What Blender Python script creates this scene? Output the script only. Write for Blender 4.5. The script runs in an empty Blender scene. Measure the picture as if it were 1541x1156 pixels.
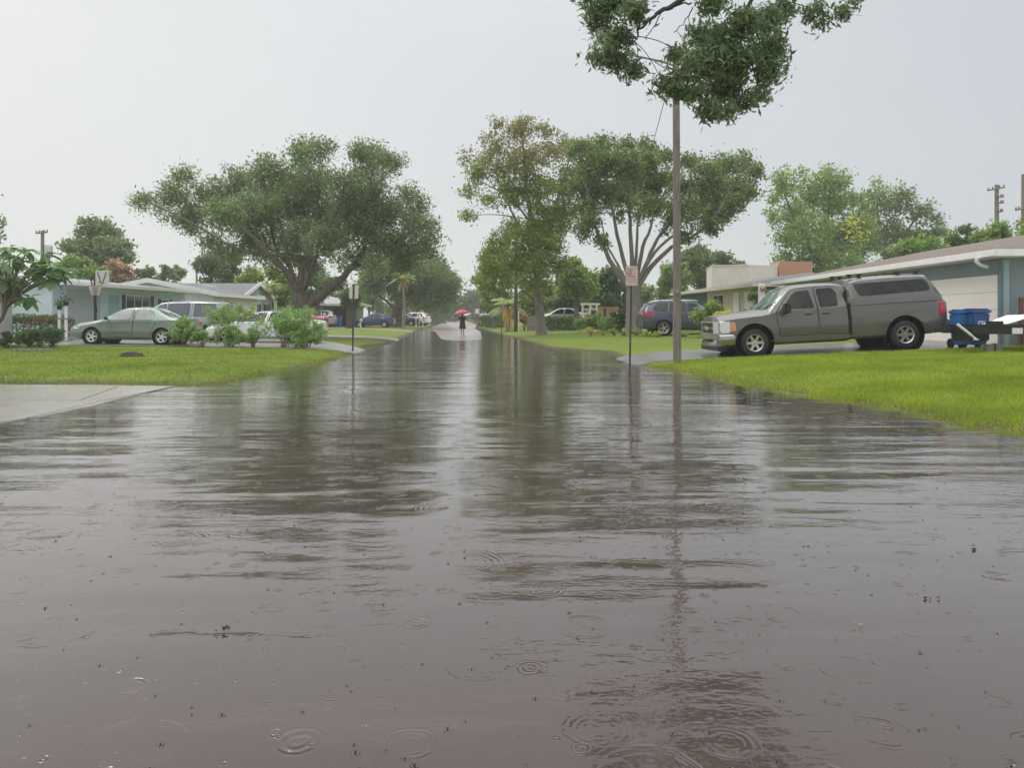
import bpy, bmesh, math, random
import numpy as np
from mathutils import Vector, Matrix
from mathutils.bvhtree import BVHTree

F, CX, HY, CH = 1164.0, 770.5, 477.0, 1.3      # focal length in photo pixels, principal column, horizon row, eye height
S = bpy.context.scene
COL = S.collection
R = random.Random(7)
NR = np.random.default_rng(11)
PI = math.pi


def W(px, py, d):
    return Vector(((px - CX) / F * d, d, CH + (HY - py) / F * d))


def G(px, py, z=0.0):
    d = F * (CH - z) / (py - HY)
    return ((px - CX) / F * d, d)


# ------------------------------------------------------------------ materials
def new_mat(name):
    m = bpy.data.materials.new(name)
    m.use_nodes = True
    nt = m.node_tree
    nt.nodes.clear()
    out = nt.nodes.new('ShaderNodeOutputMaterial')
    return m, nt, out


def N(nt, kind, **kw):
    n = nt.nodes.new(kind)
    for k, v in kw.items():
        if k.startswith('i_'):
            n.inputs[k[2:].replace('_', ' ')].default_value = v
        else:
            setattr(n, k, v)
    return n


def c4(c):
    return (c[0], c[1], c[2], 1.0)


def mat(name, base, rough=.6, metal=0., spec=.5, var=.12, vscale=3., bump=0., bscale=20., coat=0., c2=None, stretch=None):
    m, nt, out = new_mat(name)
    L = nt.links.new
    p = N(nt, 'ShaderNodeBsdfPrincipled')
    p.inputs['Roughness'].default_value = rough
    p.inputs['Metallic'].default_value = metal
    p.inputs['Specular IOR Level'].default_value = spec
    p.inputs['Coat Weight'].default_value = coat
    p.inputs['Coat Roughness'].default_value = .04
    tc = N(nt, 'ShaderNodeTexCoord')
    src = tc.outputs['Object']
    if stretch:
        mp = N(nt, 'ShaderNodeMapping')
        mp.inputs['Scale'].default_value = stretch
        L(src, mp.inputs['Vector'])
        src = mp.outputs['Vector']
    nz = N(nt, 'ShaderNodeTexNoise')
    nz.inputs['Scale'].default_value = vscale
    nz.inputs['Detail'].default_value = 6
    nz.inputs['Roughness'].default_value = .65
    L(src, nz.inputs['Vector'])
    ramp = N(nt, 'ShaderNodeMapRange')
    ramp.inputs['From Min'].default_value = .3
    ramp.inputs['From Max'].default_value = .7
    L(nz.outputs['Fac'], ramp.inputs['Value'])
    mix = N(nt, 'ShaderNodeMix', data_type='RGBA')
    lo = c2 if c2 else tuple(x * (1 - var) for x in base)
    hi = base if c2 else tuple(min(1, x * (1 + var)) for x in base)
    mix.inputs['A'].default_value = c4(lo)
    mix.inputs['B'].default_value = c4(hi)
    L(ramp.outputs['Result'], mix.inputs['Factor'])
    L(mix.outputs['Result'], p.inputs['Base Color'])
    if bump:
        n2 = N(nt, 'ShaderNodeTexNoise')
        n2.inputs['Scale'].default_value = bscale
        n2.inputs['Detail'].default_value = 4
        L(src, n2.inputs['Vector'])
        b = N(nt, 'ShaderNodeBump')
        b.inputs['Strength'].default_value = 1
        b.inputs['Distance'].default_value = bump
        L(n2.outputs['Fac'], b.inputs['Height'])
        L(b.outputs['Normal'], p.inputs['Normal'])
    L(p.outputs['BSDF'], out.inputs['Surface'])
    return m


LEAF_TONE = 2.75


def leaf_mat(name, c1, c2, trans=.48, rough=.5, c3=None, f3=.12, patchy=False):
    """foliage: every leaf island takes its own tone between c1 and c2, a few take c3"""
    c1, c2 = tuple(LEAF_TONE * v for v in c1), tuple(LEAF_TONE * v for v in c2)
    m, nt, out = new_mat(name)
    L = nt.links.new
    g = N(nt, 'ShaderNodeNewGeometry')
    mix = N(nt, 'ShaderNodeMix', data_type='RGBA')
    mix.inputs['A'].default_value = c4(c1)
    mix.inputs['B'].default_value = c4(c2)
    L(g.outputs['Random Per Island'], mix.inputs['Factor'])
    col = mix.outputs['Result']
    if c3:
        wn = N(nt, 'ShaderNodeMath', operation='MULTIPLY')
        wn.inputs[1].default_value = 37.7
        fr = N(nt, 'ShaderNodeMath', operation='FRACT')
        lt = N(nt, 'ShaderNodeMath', operation='LESS_THAN')
        lt.inputs[1].default_value = f3
        L(g.outputs['Random Per Island'], wn.inputs[0])
        L(wn.outputs[0], fr.inputs[0])
        L(fr.outputs[0], lt.inputs[0])
        m3 = N(nt, 'ShaderNodeMix', data_type='RGBA')
        m3.inputs['B'].default_value = c4(c3)
        L(col, m3.inputs['A'])
        L(lt.outputs[0], m3.inputs['Factor'])
        col = m3.outputs['Result']
    if patchy:      # lush, thin and weedy areas of a lawn
        tc = N(nt, 'ShaderNodeTexCoord')
        for sc, lo, hi, A in ((.55, .36, .66, (.66, .74, .60, 1)), (2.6, .55, .72, (1.30, 1.08, 1.2, 1))):
            nz = N(nt, 'ShaderNodeTexNoise')
            nz.inputs['Scale'].default_value = sc
            nz.inputs['Detail'].default_value = 4
            L(tc.outputs['Object'], nz.inputs['Vector'])
            mr = N(nt, 'ShaderNodeMapRange', i_From_Min=lo, i_From_Max=hi)
            L(nz.outputs['Fac'], mr.inputs['Value'])
            t2 = N(nt, 'ShaderNodeMix', data_type='RGBA')
            t2.inputs['A'].default_value = A if A[0] < 1 else (1, 1, 1, 1)
            t2.inputs['B'].default_value = (1.08, 1.05, 1, 1) if A[0] < 1 else A
            L(mr.outputs['Result'], t2.inputs['Factor'])
            mm = N(nt, 'ShaderNodeMix', data_type='RGBA', blend_type='MULTIPLY')
            mm.inputs['Factor'].default_value = 1
            L(col, mm.inputs['A'])
            L(t2.outputs['Result'], mm.inputs['B'])
            col = mm.outputs['Result']
    p = N(nt, 'ShaderNodeBsdfPrincipled')
    p.inputs['Roughness'].default_value = rough
    p.inputs['Specular IOR Level'].default_value = .4
    t = N(nt, 'ShaderNodeBsdfTranslucent')
    ms = N(nt, 'ShaderNodeMixShader')
    ms.inputs[0].default_value = trans
    L(col, p.inputs['Base Color'])
    L(col, t.inputs['Color'])
    L(p.outputs['BSDF'], ms.inputs[1])
    L(t.outputs['BSDF'], ms.inputs[2])
    L(ms.outputs[0], out.inputs['Surface'])
    return m


# ------------------------------------------------------------------ objects
def tag(o, label=None, cat=None, group=None, kind=None):
    if label: o['label'] = label
    if cat: o['category'] = cat
    if group: o['group'] = group
    if kind: o['kind'] = kind
    return o


def thing(name, label, cat, loc, rotz=0., group=None, rot=None):
    o = bpy.data.objects.new(name, None)
    o.empty_display_size = .2
    COL.objects.link(o)
    o.location = loc
    o.rotation_euler = rot if rot else (0, 0, rotz)
    return tag(o, label, cat, group)


class MB:
    """collects shapes, links them as one mesh object"""
    def __init__(s):
        s.v, s.f, s.n = [], [], 0

    def add(s, vs, fs):
        b = s.n
        s.v.extend([tuple(v) for v in vs])
        s.f.extend([tuple(b + i for i in f) for f in fs])
        s.n += len(vs)
        return s

    def box(s, c, size, M=None, taper=1.):
        x, y, z = size[0] / 2, size[1] / 2, size[2] / 2
        vs = [Vector((sx * x * (taper if sz > 0 else 1), sy * y * (taper if sz > 0 else 1), sz * z)) for sz in (-1, 1) for sx, sy in ((-1, -1), (1, -1), (1, 1), (-1, 1))]
        if M is not None: vs = [M @ v for v in vs]
        vs = [v + Vector(c) for v in vs]
        return s.add(vs, [(3, 2, 1, 0), (4, 5, 6, 7), (0, 1, 5, 4), (1, 2, 6, 5), (2, 3, 7, 6), (3, 0, 4, 7)])

    def obox(s, O, a, b, c):
        """box from corner O with edge vectors a, b, c"""
        O, a, b, c = Vector(O), Vector(a), Vector(b), Vector(c)
        vs = [O, O + a, O + a + b, O + b, O + c, O + a + c, O + a + b + c, O + b + c]
        return s.add(vs, [(3, 2, 1, 0), (4, 5, 6, 7), (0, 1, 5, 4), (1, 2, 6, 5), (2, 3, 7, 6), (3, 0, 4, 7)])

    def tube(s, pts, radii, n=8, cap=True):
        pts = [Vector(p) for p in pts]
        if not hasattr(radii, '__len__'): radii = [radii] * len(pts)
        ref = None
        vs, fs = [], []
        for i, p in enumerate(pts):
            t = (pts[min(i + 1, len(pts) - 1)] - pts[max(i - 1, 0)])
            if t.length < 1e-9: t = Vector((0, 0, 1))
            t.normalize()
            if ref is None:
                ref = t.orthogonal().normalized()
            else:
                ref = (ref - t * ref.dot(t))
                ref = ref.normalized() if ref.length > 1e-6 else t.orthogonal().normalized()
            q = t.cross(ref)
            for k in range(n):
                a = 2 * PI * k / n
                vs.append(p + (ref * math.cos(a) + q * math.sin(a)) * radii[i])
        for i in range(len(pts) - 1):
            for k in range(n):
                k2 = (k + 1) % n
                fs.append((i * n + k, i * n + k2, (i + 1) * n + k2, (i + 1) * n + k))
        if cap:
            fs.append(tuple(reversed(range(n))))
            fs.append(tuple((len(pts) - 1) * n + k for k in range(n)))
        return s.add(vs, fs)

    def lathe(s, prof, M=None, n=24, closed=False):
        """profile of (radius, height) turned about z, then moved by M"""
        vs, fs = [], []
        for r, z in prof:
            for k in range(n):
                a = 2 * PI * k / n
                v = Vector((r * math.cos(a), r * math.sin(a), z))
                vs.append(M @ v if M is not None else v)
        m = len(prof)
        for i in range(m if closed else m - 1):
            j = (i + 1) % m
            for k in range(n):
                k2 = (k + 1) % n
                fs.append((i * n + k, i * n + k2, j * n + k2, j * n + k))
        return s.add(vs, fs)

    def prism(s, poly, ext, axes):
        """poly of 2-D points mapped by axes(u, v) -> 3-D, pushed along ext"""
        a = [Vector(axes(u, v)) for u, v in poly]
        b = [p + Vector(ext) for p in a]
        n = len(poly)
        fs = [tuple(reversed(range(n))), tuple(range(n, 2 * n))]
        fs += [(i, (i + 1) % n, n + (i + 1) % n, n + i) for i in range(n)]
        return s.add(a + b, fs)

    def build(s, name, m, parent=None, smooth=None, world=False, bevel=0., recalc=True):
        me = bpy.data.meshes.new(name)
        vs = s.v
        if world and parent is not None:
            L = parent.location
            vs = [(x - L.x, y - L.y, z - L.z) for x, y, z in vs]
        me.from_pydata(vs, [], s.f)
        if recalc or bevel:
            bm = bmesh.new()
            bm.from_mesh(me)
            if recalc: bmesh.ops.recalc_face_normals(bm, faces=bm.faces)
            if bevel:
                bmesh.ops.bevel(bm, geom=[e for e in bm.edges if e.is_manifold and e.calc_face_angle(0) > .6], offset=bevel, segments=2, affect='EDGES', clamp_overlap=True)
            bm.to_mesh(me)
            bm.free()
        if smooth is not None:
            me.polygons.foreach_set('use_smooth', [True] * len(me.polygons))
            if smooth < 180: me.set_sharp_from_angle(angle=math.radians(smooth))
        return link(name, me, m, parent)


def link(name, me, m, parent=None):
    if m is not None and not me.materials: me.materials.append(m)
    o = bpy.data.objects.new(name, me)
    COL.objects.link(o)
    if parent is not None: o.parent = parent
    return o


def mesh_np(name, V, k, m, parent=None, smooth=False, world=False):
    """fast mesh of separate k-gons: V is (n*k, 3)"""
    V = np.asarray(V, dtype=np.float32)
    if world and parent is not None:
        V = V - np.array(parent.location, dtype=np.float32)
    n = len(V)
    me = bpy.data.meshes.new(name)
    me.vertices.add(n)
    me.vertices.foreach_set('co', V.ravel())
    me.loops.add(n)
    me.loops.foreach_set('vertex_index', np.arange(n, dtype=np.int32))
    me.polygons.add(n // k)
    me.polygons.foreach_set('loop_start', np.arange(0, n, k, dtype=np.int32))
    me.update(calc_edges=True)
    return link(name, me, m, parent)


def grid_mesh(name, X, Y, Z, m, smooth=True, keep=None):
    ny, nx = X.shape
    V = np.stack([X, Y, Z], -1).reshape(-1, 3).astype(np.float32)
    i = np.arange(nx * ny).reshape(ny, nx)
    q = np.stack([i[:-1, :-1], i[:-1, 1:], i[1:, 1:], i[1:, :-1]], -1).reshape(-1, 4)
    if keep is not None: q = q[keep.reshape(-1)]
    me = bpy.data.meshes.new(name)
    me.vertices.add(len(V))
    me.vertices.foreach_set('co', V.ravel())
    me.loops.add(q.size)
    me.loops.foreach_set('vertex_index', q.ravel().astype(np.int32))
    me.polygons.add(len(q))
    me.polygons.foreach_set('loop_start', np.arange(0, q.size, 4, dtype=np.int32))
    if smooth: me.polygons.foreach_set('use_smooth', np.ones(len(q), dtype=bool))
    me.update(calc_edges=True)
    return link(name, me, m)


# ------------------------------------------------------------------ terrain
LAND = []
left_px = [(0, 578), (150, 579), (270, 580), (330, 578), (380, 570), (430, 560), (490, 545), (530, 533), (552, 521), (584, 518), (604, 510), (623, 500), (653, 489)]
right_px = [(1541, 652), (1463, 638), (1409, 625), (1329, 609), (1249, 599), (1143, 583), (1036, 561), (946, 546), (932, 539), (920, 531), (853, 525.5), (825, 523.6), (796, 515.5), (774.5, 509), (753, 503.6), (722, 494.5)]
LAND.append(np.array([(-3000, 14.9), (-40, 14.9)] + [G(*p) for p in left_px] + [(-19, 232), (-60, 240), (-3000, 240)]))
LAND.append(np.array([(3000, 4), (40, 5.5), (12, 6.4), (7.2, 7.6)] + [G(*p) for p in right_px] + [(-9.6, 232), (3000, 232)]))
LAND.append(np.array([(-4000, 225), (4000, 225), (4000, 6000), (-4000, 6000)]))


def sdf(P):
    """signed distance to the dry land, positive inside"""
    best = np.full(len(P), -1e9)
    for poly in LAND:
        A, B = poly, np.roll(poly, -1, 0)
        d2 = np.full(len(P), 1e18)
        ins = np.zeros(len(P), bool)
        for a, b in zip(A, B):
            ab = b - a
            ap = P - a
            t = np.clip((ap @ ab) / (ab @ ab), 0, 1)
            q = ap - t[:, None] * ab
            d2 = np.minimum(d2, (q * q).sum(1))
            if a[1] != b[1]:
                c = ((a[1] > P[:, 1]) != (b[1] > P[:, 1])) & (P[:, 0] < (b[0] - a[0]) * (P[:, 1] - a[1]) / (b[1] - a[1]) + a[0])
                ins ^= c
        s = np.sqrt(d2) * np.where(ins, 1, -1)
        best = np.maximum(best, s)
    return best


def road_cx(y):
    return -1.75 - .079 * (y - 30)


def road_z(x, y):
    dx = (x - road_cx(y)) / 4.0
    c = np.where(y < 44.5, .003 * (y - 44.5), np.where(y < 66, .0005 * (y - 44.5), .0108 + .0016 * (y - 66)))
    return np.minimum(c, .10) - .075 * dx * dx


def wob(x, y):
    return (np.sin(x * 2.3 + 1.7 * np.sin(y * 1.1)) * np.sin(y * 1.9 + 1.3 * np.sin(x * .9)) * .5 + np.sin(x * 5.1 + y * 3.3) * np.sin(y * 6.7 - x * 2.1) * .3 + np.sin(x * 11.3 - y * 4.1 + 2 * np.sin(y * 3.1)) * np.sin(y * 13.7 + x * 5.3) * .25)


def height(x, y, raw=False):
    x = np.atleast_1d(np.asarray(x, float))
    y = np.atleast_1d(np.asarray(y, float))
    s = sdf(np.stack([x, y], -1))
    w = wob(x, y)
    s = s + w * .20 * np.exp(-np.abs(s) / 2)
    right = x > -2.1 - .08 * (y - 30)
    b = np.where(right, .04, .011)
    cap = np.where(right, .48, .30)
    up = .15 * (1 - np.exp(-np.maximum(s, 0) / .7)) + np.where(right, .04, .011) * 0 + np.minimum(b * np.maximum(s, 0), cap)
    up = up + .012 * w * np.clip(s, 0, 1)
    dn = np.maximum(s * .16, -.32)
    rz = np.where(np.abs(x - road_cx(y)) < 4.6, road_z(x, y), -9)
    z = np.where(s >= 0, np.maximum(up, rz * (s < 1)), np.maximum(dn, rz))
    if not raw:   # trench for the road sheet
        z = np.where((np.abs(x - road_cx(y)) < 3.3) & (s < 0) & (y < 224), z - .05, z)
    return z


def gz(x, y):
    return float(height(x, y, True)[0])


def on_ground(px, d):
    x = (px - CX) / F * d
    return Vector((x, d, gz(x, d)))
# ------------------------------------------------------------------ shared materials
M = {}
M['bark'] = mat('bark_grey', (.15, .125, .10), .9, var=.35, vscale=6, bump=.03, bscale=14, stretch=(1, 1, .25))
M['bark_pale'] = mat('bark_pale', (.24, .21, .175), .9, var=.3, vscale=5, bump=.02, bscale=14, stretch=(1, 1, .25))
M['bark_dark'] = mat('bark_dark', (.06, .052, .045), .9, var=.3, vscale=6, bump=.02)
M['wood'] = mat('weathered_pole_wood', (.21, .175, .15), .85, var=.4, vscale=8, bump=.006, bscale=30, stretch=(4, 4, .3))
M['wood_grey'] = mat('grey_fence_wood', (.22, .19, .16), .85, var=.3, vscale=5)
M['concrete'] = mat('wet_concrete', (.24, .225, .205), .3, var=.2, vscale=1.2, bump=.004, bscale=60)
M['asphalt'] = mat('wet_asphalt', (.28, .24, .225), .28, var=.25, vscale=.7, bump=.004, bscale=70)
M['drive'] = mat('wet_driveway', (.17, .16, .15), .25, var=.2, vscale=1.0, bump=.003, bscale=50)
M['rubber'] = mat('tyre_rubber', (.022, .022, .022), .7, var=.2)
M['black'] = mat('black_plastic', (.018, .018, .019), .45, var=.2)
M['dark'] = mat('dark_gap', (.008, .008, .008), .8, var=.1)
M['chrome'] = mat('chrome', (.75, .75, .74), .08, 1., var=.04)
M['alloy'] = mat('alloy_rim', (.62, .61, .59), .28, .85, var=.12, vscale=9)
M['rim_white'] = mat('silver_hubcap', (.70, .70, .70), .35, .3, var=.06)
M['glass'] = mat('car_glass', (.022, .026, .025), .03, 0, .42, c2=(.003, .004, .004), vscale=3.2, var=.1)
M['glass_pale'] = mat('pale_reflecting_glass', (.16, .175, .18), .05, 0, 1., var=.3, vscale=2.5, coat=1.)  # pale base colour stands for sky glare on the sedan's side windows
M['glass_clear'] = mat('windscreen_glass', (.20, .26, .245), .04, 0, .9, var=.1, coat=.8)
M['pane'] = mat('window_glass', (.05, .06, .06), .06, 0, .7, var=.2)
M['steel'] = mat('galvanised_steel', (.27, .28, .27), .5, .6, var=.2, vscale=10)
M['post'] = mat('dark_green_steel_post', (.055, .065, .055), .55, .3, var=.2, vscale=10)
M['white'] = mat('white_paint', (.82, .80, .79), .5, var=.05, vscale=2)
M['cream'] = mat('cream_paint', (.66, .60, .50), .6, var=.07, vscale=2)
M['red_lens'] = mat('red_lamp_lens', (.45, .02, .03), .12, var=.15, coat=.5)
M['amber'] = mat('amber_lamp_lens', (.62, .27, .09), .15, var=.1, coat=.5)
M['bumper_chrome'] = mat('satin_chrome', (.40, .40, .39), .22, .92, var=.06)
M['lens'] = mat('clear_lamp_lens', (.62, .62, .58), .1, .25, var=.2, vscale=30, coat=.6)

LF = {}
LF['oak'] = leaf_mat('oak_leaves', (.045, .066, .029), (.115, .150, .060), c3=(.14, .16, .07), f3=.10)
LF['live'] = leaf_mat('dark_glossy_leaves', (.038, .058, .019), (.104, .138, .042), c3=(.12, .15, .06), f3=.10)
LF['olive'] = leaf_mat('olive_leaves', (.058, .084, .016), (.150, .185, .036), c3=(.19, .18, .07), f3=.12)
LF['rust'] = leaf_mat('rusty_leaves', (.062, .078, .020), (.128, .130, .042), c3=(.34, .19, .11), f3=.15)
LF['far'] = leaf_mat('far_leaves', (.040, .060, .022), (.090, .120, .042))
LF['green'] = leaf_mat('fresh_green_leaves', (.055, .095, .022), (.135, .19, .05), c3=(.18, .22, .07), f3=.12)
LF['yellow'] = leaf_mat('yellow_green_leaves', (.10, .14, .025), (.24, .27, .05))
LF['gold'] = leaf_mat('golden_leaves', (.16, .16, .02), (.32, .29, .035))
LF['orange'] = leaf_mat('orange_fronds', (.36, .19, .04), (.52, .30, .07))
LF['brown'] = leaf_mat('brown_leaves', (.12, .085, .05), (.23, .16, .09))
LF['red'] = leaf_mat('red_tip_leaves', (.16, .035, .025), (.28, .08, .04))
LF['pink'] = leaf_mat('coral_petals', (.55, .20, .13), (.70, .36, .28))
LF['hedge'] = leaf_mat('hedge_leaves', (.022, .045, .018), (.055, .095, .032))
LF['shrub'] = leaf_mat('shrub_leaves', (.06, .105, .030), (.14, .20, .065))
LF['near'] = leaf_mat('overhead_leaves', (.038, .060, .028), (.098, .136, .056), c3=(.13, .17, .06), f3=.13)
LF['plum'] = leaf_mat('broad_leaves', (.042, .076, .030), (.088, .136, .054), rough=.4)
LF['palm'] = leaf_mat('palm_fronds', (.08, .11, .03), (.17, .20, .06))

# ------------------------------------------------------------------ sky and light
world = bpy.data.worlds.new('World')
S.world = world
world.use_nodes = True
nt = world.node_tree
nt.nodes.clear()
L = nt.links.new
SUN_EL, SUN_AZ = math.radians(52), math.radians(-50)
out = N(nt, 'ShaderNodeOutputWorld')
bg = N(nt, 'ShaderNodeBackground')
bg.inputs['Strength'].default_value = .1
sky = N(nt, 'ShaderNodeTexSky')
sky.sky_type = 'NISHITA'
sky.sun_disc = False
sky.sun_elevation = SUN_EL
sky.sun_rotation = SUN_AZ
sky.dust_density = 4
tc = N(nt, 'ShaderNodeTexCoord')
sep = N(nt, 'ShaderNodeSeparateXYZ')
L(tc.outputs['Generated'], sep.inputs[0])
# the rain cloud: pale at the horizon, brighter overhead, brighter to the left
el = N(nt, 'ShaderNodeMapRange', i_From_Min=.42, i_From_Max=.95, i_To_Min=0, i_To_Max=1)
el.interpolation_type = 'SMOOTHSTEP'
L(sep.outputs['Z'], el.inputs['Value'])
lr = N(nt, 'ShaderNodeMapRange', i_From_Min=-.55, i_From_Max=.55, i_To_Min=0, i_To_Max=1)
L(sep.outputs['X'], lr.inputs['Value'])
side = N(nt, 'ShaderNodeMix', data_type='RGBA')
side.inputs['A'].default_value = (8.5, 8.6, 8.6, 1)
side.inputs['B'].default_value = (6.2, 6.6, 7.0, 1)
L(lr.outputs['Result'], side.inputs['Factor'])
nz = N(nt, 'ShaderNodeTexNoise')
nz.inputs['Scale'].default_value = 1.7
nz.inputs['Detail'].default_value = 5
L(tc.outputs['Generated'], nz.inputs['Vector'])
nr = N(nt, 'ShaderNodeMapRange', i_From_Min=.3, i_From_Max=.7, i_To_Min=.91, i_To_Max=1.05)
L(nz.outputs['Fac'], nr.inputs['Value'])
mul = N(nt, 'ShaderNodeVectorMath', operation='SCALE')
L(side.outputs['Result'], mul.inputs[0])
L(nr.outputs['Result'], mul.inputs['Scale'])
up = N(nt, 'ShaderNodeMix', data_type='RGBA')
up.inputs['B'].default_value = (24, 24.2, 24.2, 1)
L(mul.outputs[0], up.inputs['A'])
L(el.outputs['Result'], up.inputs['Factor'])
mx = N(nt, 'ShaderNodeMix', data_type='RGBA')
mx.inputs['Factor'].default_value = .94
L(sky.outputs['Color'], mx.inputs['A'])
L(up.outputs['Result'], mx.inputs['B'])
L(mx.outputs['Result'], bg.inputs['Color'])
L(bg.outputs[0], out.inputs['Surface'])

sl = bpy.data.lights.new('sun', 'SUN')
sl.energy = .9
sl.angle = math.radians(24)
sl.color = (1, .965, .91)
so = bpy.data.objects.new('sun', sl)
COL.objects.link(so)
sd = Vector((math.sin(SUN_AZ) * math.cos(SUN_EL), math.cos(SUN_AZ) * math.cos(SUN_EL), math.sin(SUN_EL)))
so.rotation_euler = sd.to_track_quat('Z', 'Y').to_euler()
so.location = (0, 0, 60)

cam = bpy.data.cameras.new('camera')
co = bpy.data.objects.new('camera', cam)
COL.objects.link(co)
co.location = (0, 0, CH)
co.rotation_euler = (PI / 2, 0, 0)
cam.sensor_width = 36
cam.lens = 36 * F / 1541
cam.shift_y = -(578 - HY) / 1541
cam.clip_start = .05
cam.clip_end = 6000
S.camera = co
S.view_settings.view_transform = 'Standard'
S.view_settings.look = 'None'
S.view_settings.exposure = 0
S.view_settings.gamma = 1
S.render.engine = 'CYCLES'
S.cycles.max_bounces = 6
S.cycles.transparent_max_bounces = 6
S.cycles.use_denoising = True


# ------------------------------------------------------------------ ground, road, water
def ground_mat():
    m, nt, out = new_mat('lawn_ground')
    L = nt.links.new
    tc = N(nt, 'ShaderNodeTexCoord')
    def noise(scale, det=5):
        n = N(nt, 'ShaderNodeTexNoise')
        n.inputs['Scale'].default_value = scale
        n.inputs['Detail'].default_value = det
        L(tc.outputs['Object'], n.inputs['Vector'])
        return n
    a, b, c = noise(.22), noise(2.6), noise(38, 3)
    def mixc(fac, A, B, lo=.35, hi=.65):
        mr = N(nt, 'ShaderNodeMapRange', i_From_Min=lo, i_From_Max=hi)
        L(fac.outputs['Fac'], mr.inputs['Value'])
        mx = N(nt, 'ShaderNodeMix', data_type='RGBA')
        for s, v in (('A', A), ('B', B)):
            if isinstance(v, tuple): mx.inputs[s].default_value = c4(v)
            else: L(v, mx.inputs[s])
        L(mr.outputs['Result'], mx.inputs['Factor'])
        return mx.outputs['Result']
    big = mixc(a, (.115, .170, .014), (.165, .215, .020))
    mid = mixc(b, big, (.10, .155, .014), .45, .75)
    fine = mixc(c, mid, (.19, .235, .030), .45, .8)
    # bare wet mud along the flood line
    sep = N(nt, 'ShaderNodeSeparateXYZ')
    L(tc.outputs['Object'], sep.inputs[0])
    wob_ = N(nt, 'ShaderNodeMath', operation='MULTIPLY_ADD')
    wob_.inputs[1].default_value = -.09
    L(b.outputs['Fac'], wob_.inputs[0])
    L(sep.outputs['Z'], wob_.inputs[2])
    ml = N(nt, 'ShaderNodeMapRange', i_From_Min=-.02, i_From_Max=.03, i_To_Min=1, i_To_Max=0)
    L(wob_.outputs[0], ml.inputs['Value'])
    mudc = N(nt, 'ShaderNodeMix', data_type='RGBA')
    L(fine, mudc.inputs['A'])
    mudc.inputs['B'].default_value = (.085, .068, .036, 1)
    L(ml.outputs['Result'], mudc.inputs['Factor'])
    fine = mudc.outputs['Result']
    p = N(nt, 'ShaderNodeBsdfPrincipled')
    p.inputs['Roughness'].default_value = .75
    p.inputs['Specular IOR Level'].default_value = .25
    L(fine, p.inputs['Base Color'])
    bp = N(nt, 'ShaderNodeBump')
    bp.inputs['Distance'].default_value = .05
    L(noise(24, 5).outputs['Fac'], bp.inputs['Height'])
    L(bp.outputs['Normal'], p.inputs['Normal'])
    L(p.outputs['BSDF'], out.inputs['Surface'])
    return m


M['grass_ground'] = ground_mat()


def axis_lines(dense, lo, hi, step, far):
    a = list(np.arange(lo, hi + 1e-6, step))
    g, x = step, hi
    while x < far[1]:
        g *= 1.25
        x += g
        a.append(x)
    g, x = step, lo
    pre = []
    while x > far[0]:
        g *= 1.25
        x -= g
        pre.append(x)
    return np.array(pre[::-1] + a)


xs = axis_lines(0, -22, 16, .25, (-2500, 2500))
ys = axis_lines(0, 4, 64, .25, (-120, 3500))
X, Y = np.meshgrid(xs, ys)
Z = height(X.ravel(), Y.ravel()).reshape(X.shape)
Z = np.where(Y > 240, np.minimum(Z, .4), Z)
tag(grid_mesh('ground', X, Y, Z, M['grass_ground']), 'green lawn ground on both sides of the flooded street', 'ground', kind='structure')


def strip(name, left, right, m, lift=.004, n=60, w=12, label=None, skirt=True):
    """sheet between two polylines given by functions of t, lying on the ground"""
    t = np.linspace(0, 1, n)
    A = np.array([left(k) for k in t])
    B = np.array([right(k) for k in t])
    u = np.linspace(0, 1, w)
    P = A[:, None, :] * (1 - u[None, :, None]) + B[:, None, :] * u[None, :, None]
    z = height(P[..., 0].ravel(), P[..., 1].ravel(), True).reshape(P.shape[:2]) + lift
    if name == 'road':
        z = z - .14 * np.clip(sdf(P.reshape(-1, 2)).reshape(z.shape) + .8, 0, 1)
    o = grid_mesh(name, P[..., 0], P[..., 1], z, m)
    return tag(o, label, None, kind='structure')


strip('road', lambda t: (road_cx(-6 + 230 * t ** 1.6) - 3.5, -6 + 230 * t ** 1.6), lambda t: (road_cx(-6 + 230 * t ** 1.6) + 3.5, -6 + 230 * t ** 1.6), M['asphalt'], .006, 260, 20, 'pale wet road surface rising out of the flood water')


def lerp_path(pts):
    pts = np.array(pts, float)
    def f(t):
        k = t * (len(pts) - 1)
        i = min(int(k), len(pts) - 2)
        return pts[i] + (pts[i + 1] - pts[i]) * (k - i)
    return f


strip('driveway', lerp_path([(-5.6, 27.2), (-9, 27.6), (-13, 28.0), (-20.4, 28.2)]), lerp_path([(-5.4, 30.0), (-9, 36.2), (-13, 38), (-20.4, 39)]), M['concrete'], .02, 60, 24, 'pale concrete driveway under the green and white cars')
strip('driveway', lerp_path([(2.2, 21.4), (4.6, 20.5), (8, 20.1), (13.0, 20.0)]), lerp_path([(2.2, 25), (4.6, 24.6), (8, 24.6), (13.4, 25.4)]), M['drive'], .012, 70, 24, 'wet grey driveway under the pickup truck')
strip('driveway', lerp_path([(-5.9, 41), (-8.5, 42.0), (-18, 44)]), lerp_path([(-6.6, 45), (-9, 46), (-18, 49)]), M['concrete'], .015, 40, 8, 'pale driveway crossing the lawn beyond the left sign')
strip('driveway', lerp_path([(-8.0, 62), (-12, 66), (-20, 74)]), lerp_path([(-8.8, 68), (-13, 72), (-20, 82)]), mat('bare_soil', (.26, .20, .11), .8, var=.25), .012, 40, 8, 'brownish bare strip of lawn beside the road')

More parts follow.
